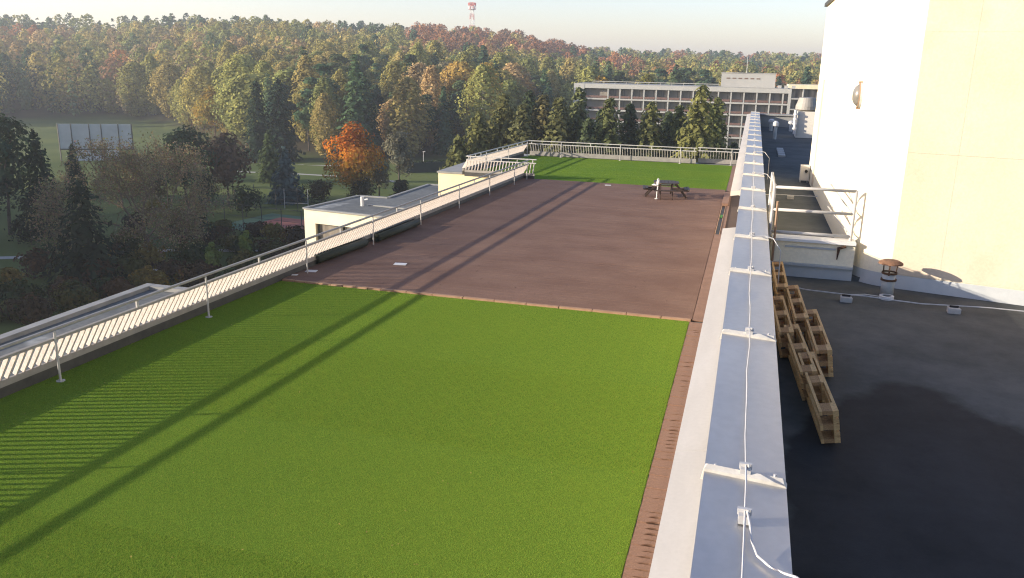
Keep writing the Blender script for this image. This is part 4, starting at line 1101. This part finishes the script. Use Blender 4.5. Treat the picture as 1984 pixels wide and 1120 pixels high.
OLIVE = [(0.247, 0.240, 0.081), (0.305, 0.267, 0.088), (0.208, 0.224, 0.078), (0.345, 0.280, 0.101), (0.280, 0.280, 0.088)]
GOLD = [(0.408, 0.282, 0.078), (0.360, 0.282, 0.084), (0.420, 0.324, 0.078)]
RUST = [(0.338, 0.156, 0.077), (0.294, 0.144, 0.081), (0.375, 0.188, 0.085), (0.275, 0.163, 0.094)]
BROWN = [(0.321, 0.230, 0.115), (0.379, 0.265, 0.126), (0.275, 0.219, 0.115)]
PINE = [(0.062, 0.108, 0.058), (0.079, 0.129, 0.062), (0.055, 0.094, 0.058), (0.094, 0.135, 0.066)]

def species(x, y, d, az, g):
    """what grows where: rust beeches on the middle hill, pines along the ridge, mixed gold and olive below"""
    azd = math.degrees(az); d0 = np.interp(az, AZ, D0); d1 = np.interp(az, AZ, D1); t = (d - d0) / (d1 - d0)
    cl = 0.5 + 0.25 * math.sin(x * 0.043 + 2.1 * math.sin(y * 0.017)) + 0.25 * math.sin(y * 0.037 + 1.7 * math.sin(x * 0.023 + 1))
    r_ = float(np.clip(0.52 * cl + 0.48 * g.random() + g.normal(0, 0.10), 0, 0.999))
    if -23 < azd < -11 and t > 0.42:
        return 'rust' if r_ < 0.72 else ('olive' if r_ < 0.82 else 'pine')
    if -16 < azd < -4 and 0.12 < t <= 0.42:
        return 'rust' if r_ < 0.35 else ('olive' if r_ < 0.7 else 'pine')
    if azd > -11:
        if t > 0.85 and azd > -1: return 'rust' if r_ < 0.6 else 'pine'
        return 'pine' if r_ < 0.45 else ('olive' if r_ < 0.75 else 'rust')
    if t > 0.72: return 'pine' if r_ < 0.72 else ('olive' if r_ < 0.92 else 'brown')
    if azd < -40: 
        return 'pine' if r_ < 0.30 else ('olive' if r_ < 0.58 else ('brown' if r_ < 0.76 else ('rust' if r_ < 0.88 else 'gold')))
    return 'olive' if r_ < 0.62 else ('pine' if r_ < 0.76 else ('brown' if r_ < 0.91 else 'gold'))
PALETTE = {'olive': OLIVE, 'gold': GOLD, 'rust': RUST, 'brown': BROWN, 'pine': PINE}

g = np.random.default_rng(23)
cand = []
y = 60.0
step = 9.3
gx = np.arange(-820, 260, step); gy = np.arange(60, 1150, step)
for yy in gy:
    for xx in gx:
        x = xx + g.uniform(-3.4, 3.4); y = yy + g.uniform(-3.4, 3.4)
        d = math.hypot(x, y); az = math.atan2(x, y)
        if not (R(-55) < az < R(13)): continue
        d0 = np.interp(az, AZ, D0); d1 = np.interp(az, AZ, D1)
        if d < d0 or d > d1 + 25: continue
        if -55 < x < 48 and 205 < y < 285: continue
        keep = 1.0 if d < 460 else max(0.42, 1.0 - (d - 460) / 560)
        if g.random() > keep: continue
        cand.append((d, x, y, az))
cand.sort()
in_frame = [c for c in cand if R(-48.7) < c[3] < R(5)]
front = set(id(c) for c in in_frame[:290])
LAB = {'olive': ('forest_tree', 'olive green leafy tree in the forest on the hillside', 'olive trees in the hillside forest'),
       'gold': ('forest_tree', 'golden yellow leafy tree in the forest on the hillside', 'golden trees in the hillside forest'),
       'rust': ('forest_tree', 'rust red leafy tree in the forest on the hillside', 'rust red trees in the hillside forest'),
       'brown': ('forest_tree', 'dull brown half-bare tree in the forest on the hillside', 'brown trees in the hillside forest'),
       'pine': ('pine_tree', 'dark green pine in the forest on the hillside', 'pines in the hillside forest')}
sv, st = [], []
def far_tree(x, y, z, d, sp, g, colour, big=1.0):
    hh = big * g.uniform(12.5, 23.5) * (1.05 if sp == 'pine' else 1.0)
    ls = 0.36 + d / 1350.0
    nl = int(np.clip(680 - d * 0.52, 200, 520))
    if sp == 'pine' and g.random() < 0.65:
        p, nr, su, s2, tone = conifer(g, h=hh, w=hh * 0.34, layers=int(np.clip(16 - d / 90, 8, 14)), nb=6, ls=ls * 1.0, per=3)
        v = quads(p, nr, su, s2 * 1.3, g)
    else:
        wd = hh * (g.uniform(0.34, 0.44) if sp == 'pine' else g.uniform(0.48, 0.78))
        p, nr, s, tone, _ = ovoid(g, h=hh, w=wd, base=0.2 if sp == 'pine' else 0.04, nleaf=nl, ls=ls, peak=g.uniform(0.85, 1.3))
        v = quads(p, nr, s, s * 0.75, g)
    sv.append(v + np.array([x, y, z])); st.append(tone * np.array(colour))
nf = 0
for c in cand:
    d, x, y, az = c
    z = float(terrain(np.array(x), np.array(y))) - 0.2
    sp = species(x, y, d, az, g)
    pal = PALETTE[sp]; col = np.array(pal[g.integers(0, len(pal))]) * g.uniform(0.85, 1.15)
    if id(c) in front:
        nm, lab, grp = LAB[sp]
        azd = math.degrees(az)
        place = ('above the meadow at the left edge' if azd < -42 else 'above the meadow behind the display wall' if azd < -37 else 'around the golden willow' if azd < -33.5 else
                 'behind the two towering conifers' if azd < -29 else 'behind the orange maple' if azd < -24 else 'left of the spruce row' if azd < -18 else 'behind the spruce row' if azd < -11 else 'behind the hotel')
        slim = g.random() < 0.45
        lab = lab.replace('in the forest on the hillside', 'in the hillside forest ' + place).replace('tree ', 'slim tree ' if slim else 'broad tree ', 1) if sp != 'pine' else lab.replace('in the forest on the hillside', 'in the hillside forest ' + place).replace('pine ', 'spruce-shaped pine ' if slim else 'round-crowned pine ', 1)
        grp = grp + ' ' + place
        sc = g.uniform(0.72, 1.32)
        if sp == 'pine':
            if slim: cr, tr = PC[g.integers(0, 2)], PCT[0]
            else: k = g.integers(0, 2); cr, tr = PP[k], PPT[k]
        elif slim: cr, tr = PN[g.integers(0, 3)], PNT[g.integers(0, 2)]
        else: k = g.integers(0, 3); cr, tr = PB[k], PBT[k]
        tree(nm, lab, 'tree', x, y, cr, tr, col, sc, group=grp, z=z, sxy=g.uniform(0.95, 1.45))
    else:
        far_tree(x, y, z, d, sp, g, col)
# the same wood going on outside the frame to the left: it shades the garden
for k in range(150):
    x = g.uniform(-190, -98); y = g.uniform(-25, 92)
    if math.degrees(math.atan2(x, y)) > -59: continue
    far_tree(x, y, ZG, 260, 'olive' if g.random() < 0.6 else 'pine', g, np.array(OLIVE[0]), 1.35)
V = np.concatenate(sv); T = np.concatenate(st)
o = link('distant_forest', mesh_quads('distant_forest', V, T, M['leafstuff'])); o['kind'] = 'stuff'
o['label'] = 'autumn forest covering the hills up to the ridge'

turf_pile()
gl = np.random.default_rng(77)
n_ = 420; p = np.stack([gl.uniform(-13, -1.2, n_), gl.uniform(5, 21, n_), np.full(n_, 0.031)], 1)
nr = np.array([0, 0, 1.0]) + gl.normal(size=(n_, 3)) * 0.25; s_ = gl.uniform(0.008, 0.022, n_)
o = link('fallen_leaves', mesh_quads('fallen_leaves', quads(p, nr, s_, s_ * 0.6, gl), gl.uniform(0.6, 1.2, (n_, 1)) * np.array([[0.36, 0.30, 0.10]]), M['leafstuff'])); o['kind'] = 'stuff'; o['label'] = 'tiny dry leaves scattered over the turf'

# --- single trees in the park
g = np.random.default_rng(5)
def conif(label, x, y, h, w, colour, name='spruce_tree', ls=0.36, layers=34, nb=10, droop=0.35, power=0.85, per=6, base=0.05, group=None, z=None):
    cr = crown_conifer(g, h=h, w=w, layers=layers, nb=nb, ls=ls, droop=droop, power=power, per=per, base=base)
    return tree(name, label, 'tree', x, y, cr, trunk_mesh(h * 0.95, h * 0.014, g, 0), colour, group=group, z=z)
def leafy(label, x, y, h, w, colour, name='leafy_tree', ls=0.34, nleaf=3000, ncl=26, base=0.15, narrow=1.0, flat=0.85, bark='bark', group=None, z=None):
    cr = crown_broad(g, h=h, w=w, base=base, ncl=ncl, nleaf=nleaf, ls=ls, narrow=narrow, flat=flat)
    return tree(name, label, 'tree', x, y, cr, trunk_mesh(h * 0.85, h * 0.016, g, 7, 0.25, mat=bark), colour, group=group, z=z)
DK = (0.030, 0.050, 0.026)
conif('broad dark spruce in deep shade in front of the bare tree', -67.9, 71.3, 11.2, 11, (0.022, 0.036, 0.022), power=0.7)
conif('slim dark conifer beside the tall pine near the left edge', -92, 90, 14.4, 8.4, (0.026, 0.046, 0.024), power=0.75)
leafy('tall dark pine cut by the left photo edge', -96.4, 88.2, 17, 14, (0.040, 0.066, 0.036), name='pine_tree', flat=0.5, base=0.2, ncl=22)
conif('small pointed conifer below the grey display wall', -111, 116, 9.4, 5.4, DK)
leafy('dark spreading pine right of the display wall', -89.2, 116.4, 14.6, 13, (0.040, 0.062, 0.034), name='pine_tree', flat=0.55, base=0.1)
leafy('reddish brown thinning tree between the pine and the blue spruce', -84.0, 120.5, 13.2, 10, (0.135, 0.088, 0.058), nleaf=2400)
conif('silvery blue spruce on the lawn left of the orange tree', -76.4, 126.5, 9.6, 7.2, (0.085, 0.125, 0.120), ls=0.40, nb=11, droop=0.2, power=0.8)
conif('green pine standing behind the blue spruce', -92.6, 147.5, 10.2, 6, (0.060, 0.085, 0.035), droop=0.1, power=0.6, name='pine_tree')
conif('left one of two towering dark conifers at the forest edge', -114, 177.5, 19.2, 10, (0.028, 0.046, 0.028), power=0.5, ls=0.5, layers=40)
conif('right one of two towering dark conifers at the forest edge', -109.4, 179.7, 19.8, 10.5, (0.026, 0.044, 0.028), power=0.5, ls=0.5, layers=40)
leafy('golden yellow weeping willow at the meadow edge', -160.6, 226, 15.8, 14, (0.27, 0.195, 0.04), name='willow_tree', base=0.05, nleaf=2600, ls=0.42)
leafy('grey-green thin leafed tree right of the orange tree', -63, 143.9, 12.8, 6.4, (0.16, 0.155, 0.105), nleaf=2400, base=0.08, ls=0.26)
leafy('small grey-green bushy tree touching the orange tree', -63.5, 136.3, 9.2, 5.2, (0.15, 0.14, 0.085), nleaf=1600, base=0.05, ls=0.28)
leafy('bright yellow rounded tree behind the left end of the hotel', -51, 291, 21, 17, (0.36, 0.24, 0.03), nleaf=3200, ls=0.6, ncl=30)
leafy('fresh green rounded tree behind the hotel roof', -36, 300, 22, 12, (0.19, 0.20, 0.035), nleaf=2400, ls=0.6)
leafy('orange-brown tree behind the hotel left of the rooftop box', -24, 292, 18, 12, (0.20, 0.11, 0.04), nleaf=2200, ls=0.6)

# orange maple: its leaves turn from yellow-green low down to orange and red on top
def maple():
    h, w_ = 14.6, 11.2
    p, nr, s, tone, cc = broad(g, h=h, w=w_, base=0.05, ncl=30, nleaf=7000, ls=0.25)
    t = np.clip((p[:, 2] - 2.5) / (h - 4), 0, 1); jit = g.normal(0, 0.16, len(t)); t2 = np.clip(t + jit, 0, 1)
    low = np.array([0.26, 0.20, 0.035]); mid = np.array([0.46, 0.22, 0.025]); top = np.array([0.44, 0.125, 0.022])
    c = np.where(t2[:, None] < 0.5, low + (mid - low) * (t2[:, None] * 2), mid + (top - mid) * (t2[:, None] * 2 - 1))
    me = mesh_quads('crown', quads(p, nr, s, s * 0.75, g), tone * c, M['leaf'])
    tree('maple_tree', 'blazing orange maple with yellow lower leaves on the lawn', 'tree', -65.3, 130.0, me, trunk_mesh(12, 0.28, g, 9, 0.28), (1, 1, 1))
maple()

# large half-bare tree: real branching plus sparse fading leaves
def bare_tree(label, x, y, h, w_, nleaf, lcol, seed, levels=5):
    gg = np.random.default_rng(seed); segs = []; tips = []
    def grow(p, d, L, r_, lv):
        q = p + d * L; segs.append((p, q, r_, r_ * 0.72))
        if lv == 0: tips.append(q); return
        for _ in range(3 if lv > 1 else 3):
            a = gg.normal(size=3) * 0.55; dd_ = d + a; dd_[2] = dd_[2] * 0.85 + 0.10; dd_ /= np.linalg.norm(dd_)
            grow(q, dd_, L * gg.uniform(0.60, 0.82), r_ * 0.62, lv - 1)
        tips.append(q)
    for k in range(6):
        a = 2 * math.pi * k / 6 + gg.uniform(-0.3, 0.3); e_ = (0.25, 0.75, 0.5, 1.0, 0.35, 0.9)[k]; d = np.array([math.cos(a) * 0.85, math.sin(a) * 0.85, e_]); d /= np.linalg.norm(d)
        grow(np.array([0, 0, h * 0.10 + gg.uniform(0, 0.1) * h]), d, h * 0.22, 0.15, levels)
    pts_ = np.array([s[1] for s in segs]); 
    sx = (w_ / 2) / np.percentile(np.abs(pts_[:, :2]), 97); sz = (h * 0.97 - h * 0.1) / (np.percentile(pts_[:, 2], 99.5) - h * 0.1)
    f = lambda p: np.array([p[0] * sx, p[1] * sx, h * 0.1 + (p[2] - h * 0.1) * sz])
    tb = MB(); tb.tube((0, 0, -0.4), (0.1, 0.05, h * 0.2), 0.42, 0.30, 9)
    mb = MB()
    for p, q, r0, r1 in segs: mb.tube(f(p), f(q), max(r0, 0.018), max(r1, 0.014), 4, cap=False)
    t = thing('half_bare_tree', label, 'tree', (x, y, ZG))
    part('trunk', tb, 'bark', t, True, world=False); part('branches', mb, 'twig', t, world=False)
    tp = np.array([f(p) for p in tips]); k = gg.integers(0, len(tp), nleaf)
    pp = tp[k] + gg.normal(size=(nleaf, 3)) * 0.35
    tone = gg.uniform(0.7, 1.3, (nleaf, 1)) * np.array(lcol) * (1 + gg.normal(0, 0.12, (nleaf, 3)))
    s = gg.uniform(0.07, 0.15, nleaf)
    o = link('crown', mesh_quads('crown', quads(pp, gg.normal(size=(nleaf, 3)), s, s * 0.8, gg), tone, M['leafstuff']), t)
bare_tree('huge spreading half-bare tree with thin brownish leaves in the garden', -70.5, 83.7, 14.4, 19.5, 24000, (0.225, 0.185, 0.105), 3)
bare_tree('leafless reddish tree behind the dark pine by the willow', -100, 136, 15, 9, 900, (0.16, 0.08, 0.05), 8, levels=4)

# row of spruces in front of the hotel
SP = [('tall pale green spruce in front of the hotel, largest of the row', -6.8, 118, 22.0, 9.2, (0.085, 0.095, 0.036)),
      ('slim spruce just right of the largest one before the hotel', -4.9, 124, 20.2, 6.4, (0.07, 0.085, 0.034)),
      ('narrow spruce left of the largest one before the hotel', -10.0, 122, 19.0, 6.0, (0.055, 0.070, 0.032)),
      ('olive spruce before the hotel, second to the left of the largest', -13.7, 120, 19.4, 7.6, (0.072, 0.082, 0.034)),
      ('dark narrow spruce in the middle of the hotel front', -17.3, 124, 19.0, 6.0, (0.036, 0.050, 0.028)),
      ('bushy spruce before the second hotel bay', -19.3, 118, 20.0, 8.0, (0.060, 0.074, 0.032)),
      ('pale tipped spruce overlapping the white end wall of the hotel', -24.2, 120, 21.2, 7.2, (0.062, 0.078, 0.040)),
      ('low dark spruce squeezed beside the pale tipped one', -21.9, 116, 17.0, 6.4, (0.034, 0.048, 0.026)),
      ('spruce left of the hotel end wall, right of a pair', -26.4, 117, 19.8, 7.8, (0.062, 0.070, 0.032)),
      ('brownish spruce left of the hotel end wall, left of a pair', -30.0, 122, 20.0, 7.8, (0.070, 0.068, 0.034)),
      ('spruce above the corner of the far railing', -31.6, 117, 18.8, 7.8, (0.055, 0.062, 0.030)),
      ('wide spruce rising behind the left slatted railing', -35.5, 120, 20.0, 9.4, (0.062, 0.068, 0.030)),
      ('leftmost tall spruce of the row behind the railing', -38.4, 117, 17.2, 8.6, (0.066, 0.074, 0.030)),
      ('small outer spruce at the left end of the spruce row', -40.4, 114, 14.0, 6.8, (0.060, 0.070, 0.030)),
      ('dark spruce closing the gap left of the largest one', -8.4, 131, 18.7, 7.6, (0.030, 0.044, 0.026)),
      ('dark spruce closing the gap in the hotel front centre', -12.0, 128, 17.7, 7.4, (0.032, 0.046, 0.026)),
      ('low dark spruce right of the largest one', -2.2, 128, 13.5, 6.8, (0.034, 0.046, 0.026)),
      ('dark spruce low between the bushy and the pale tipped spruces', -26.8, 130, 18.2, 7.6, (0.030, 0.044, 0.026)),
      ('dark spruce filling the row behind the hotel end wall gap', -33.4, 127, 20.2, 8.0, (0.030, 0.044, 0.026)),
      ('dark spruce behind the bushy one before the hotel', -22.4, 129, 17.7, 7.4, (0.028, 0.042, 0.026)),
      ('dark spruce low behind the olive one before the hotel', -15.4, 130, 17.2, 7.0, (0.028, 0.042, 0.026))]
for lab, x, y, h, w_, col in SP:
    conif(lab, x, y, h, w_ * 1.4, (col[0] * 2.1, col[1] * 1.9, col[2] * 1.7), ls=0.42, layers=46, nb=13, droop=0.40, power=0.58, per=9, group='spruces in front of the hotel')

# garden shrubs, hedges and the small bright trees by the low roof
def shrub(label, x, y, h, w_, colour, nleaf=900, group='garden shrubs', name='shrub'):
    cr = crown_broad(g, h=h, w=w_, base=0.0, ncl=16, nleaf=nleaf, ls=0.20, flat=0.75)
    return tree(name, label, 'shrub', x, y, cr, trunk_mesh(h * 0.7, 0.07, g, 5, 0.3, base=0.1), colour, group=group)
for lab, x, y, h, w_ in (('small bright green columnar tree above the railing, left of two', -56.6, 77.5, 4.4, 2.2), ('small bright green columnar tree above the railing, right of two', -56.4, 84.1, 5.0, 2.3)):
    cr = crown_broad(g, h=h, w=w_, base=0.08, ncl=16, nleaf=1500, ls=0.15, narrow=1.5)
    tree('columnar_tree', lab, 'tree', x, y, cr, trunk_mesh(h * 0.8, 0.06, g, 4, 0.12), (0.16, 0.20, 0.05), group='small bright trees near the railing')
cols = {'dark green': (0.045, 0.062, 0.026), 'olive': (0.085, 0.085, 0.030), 'yellowish': (0.16, 0.125, 0.035), 'reddish brown': (0.080, 0.052, 0.032), 'deep brown': (0.062, 0.044, 0.028)}
names = list(cols)
k = 0
for x, y in ((-66, 61), (-63.5, 64), (-61.5, 62), (-60, 66.5), (-58, 64.5), (-64.5, 58), (-61, 57), (-57, 68.5), (-55, 66.5), (-53.8, 70.5), (-59.8, 70.5), (-62.5, 68), (-66.5, 66.5), (-56.5, 73.5), (-52.5, 74),
             (-60.5, 75), (-64.5, 77), (-61.5, 81.5), (-57.5, 77.5), (-53.5, 79), (-50.5, 77.5), (-52.5, 84), (-55.5, 88), (-49.5, 85), (-58.6, 90), (-63, 90.5), (-66.5, 88), (-51.5, 91), (-47.5, 90), (-55.8, 94.5), (-60.5, 97),
             (-70.5, 62), (-69, 57.5), (-73, 66), (-67.5, 54.5), (-75, 71), (-72.5, 76.5), (-78, 76.5), (-66.2, 71), (-64.2, 73.5), (-68.4, 79), (-73.5, 82), (-77, 88), (-72, 93), (-67.5, 94), (-64.5, 84.5), (-80.5, 94), (-76.5, 98), (-70.8, 100), (-65.5, 100), (-83, 101), (-58.5, 86.3), (-54.2, 90.5)):
    nm = names[(k * 3 + k // 4) % 5]; k += 1
    where = 'near the low grey roof corner' if y < 65 else 'beside the garden path' if y < 75 else 'around the small columnar trees' if x > -62 else 'under the half-bare tree' if y < 92 else 'near the court fence'
    big = g.random() < 0.5
    shrub('%s %s shrub in the shaded garden %s' % ('tall' if big else 'low', nm, where), x, y, g.uniform(2.7, 3.9) if big else g.uniform(1.6, 2.5), g.uniform(3.8, 5.6), cols[nm], group='%s shrubs in the garden' % nm)
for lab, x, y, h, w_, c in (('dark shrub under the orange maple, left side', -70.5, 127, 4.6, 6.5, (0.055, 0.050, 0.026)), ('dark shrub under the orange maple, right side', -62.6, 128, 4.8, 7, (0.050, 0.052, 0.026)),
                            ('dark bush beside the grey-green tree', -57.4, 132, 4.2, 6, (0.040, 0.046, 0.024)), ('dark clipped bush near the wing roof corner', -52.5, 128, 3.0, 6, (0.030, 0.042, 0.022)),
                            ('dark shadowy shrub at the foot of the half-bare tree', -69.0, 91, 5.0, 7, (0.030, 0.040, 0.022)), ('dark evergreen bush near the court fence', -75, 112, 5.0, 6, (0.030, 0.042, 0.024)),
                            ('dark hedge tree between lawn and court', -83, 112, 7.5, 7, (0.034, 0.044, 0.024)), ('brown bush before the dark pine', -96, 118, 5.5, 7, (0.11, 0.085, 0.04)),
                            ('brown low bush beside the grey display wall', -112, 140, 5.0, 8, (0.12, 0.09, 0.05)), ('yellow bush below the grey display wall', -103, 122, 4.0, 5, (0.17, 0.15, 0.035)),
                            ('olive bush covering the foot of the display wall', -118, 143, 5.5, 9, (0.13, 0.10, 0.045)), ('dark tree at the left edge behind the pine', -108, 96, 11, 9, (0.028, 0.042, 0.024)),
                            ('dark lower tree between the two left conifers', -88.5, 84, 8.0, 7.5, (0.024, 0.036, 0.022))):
    shrub(lab, x, y, h, w_, c, nleaf=1500, group='park bushes')
# long clipped hedge right of the park lamp
hd = []
n_ = 5200; u = g.uniform(0, 1, n_); p = np.stack([-74 + 26 * u + g.normal(0, 0.1, n_), 172 + 26 * u + g.uniform(-1.2, 1.2, n_), ZG + g.uniform(0.0, 2.4, n_)], 1)
me = mesh_quads('leaves', quads(p - np.array([-61, 185, ZG]), g.normal(size=(n_, 3)) + np.array([0, 0, 0.4]), g.uniform(0.15, 0.3, n_), g.uniform(0.12, 0.22, n_), g), g.uniform(0.7, 1.3, (n_, 1)) * np.ones((1, 3)), M['leaf'])
h_ = thing('clipped_hedge', 'long dark clipped hedge running behind the cream block', 'hedge', (-61, 185, ZG)); o = link('foliage', me, h_); o.color = (0.034, 0.048, 0.022, 1)
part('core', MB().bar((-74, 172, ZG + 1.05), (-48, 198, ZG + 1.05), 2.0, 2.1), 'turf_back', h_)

# ------------------------------------------------------------------ haze
def haze():
    m = bpy.data.materials.new('haze'); m.use_nodes = True; n = m.node_tree.nodes; l = m.node_tree.links; n.clear()
    o = n.new('ShaderNodeOutputMaterial'); v = n.new('ShaderNodeVolumePrincipled')
    v.inputs['Color'].default_value = (0.80, 0.86, 0.92, 1); v.inputs['Density'].default_value = 0.00037; v.inputs['Anisotropy'].default_value = 0.35
    l.new(v.outputs[0], o.inputs['Volume'])
    mb = MB().box(-2600, -2600, ZG - 1.2, 2600, 2600, 64)
    ob = link('haze', mb.mesh('haze', m)); ob['kind'] = 'stuff'
haze()
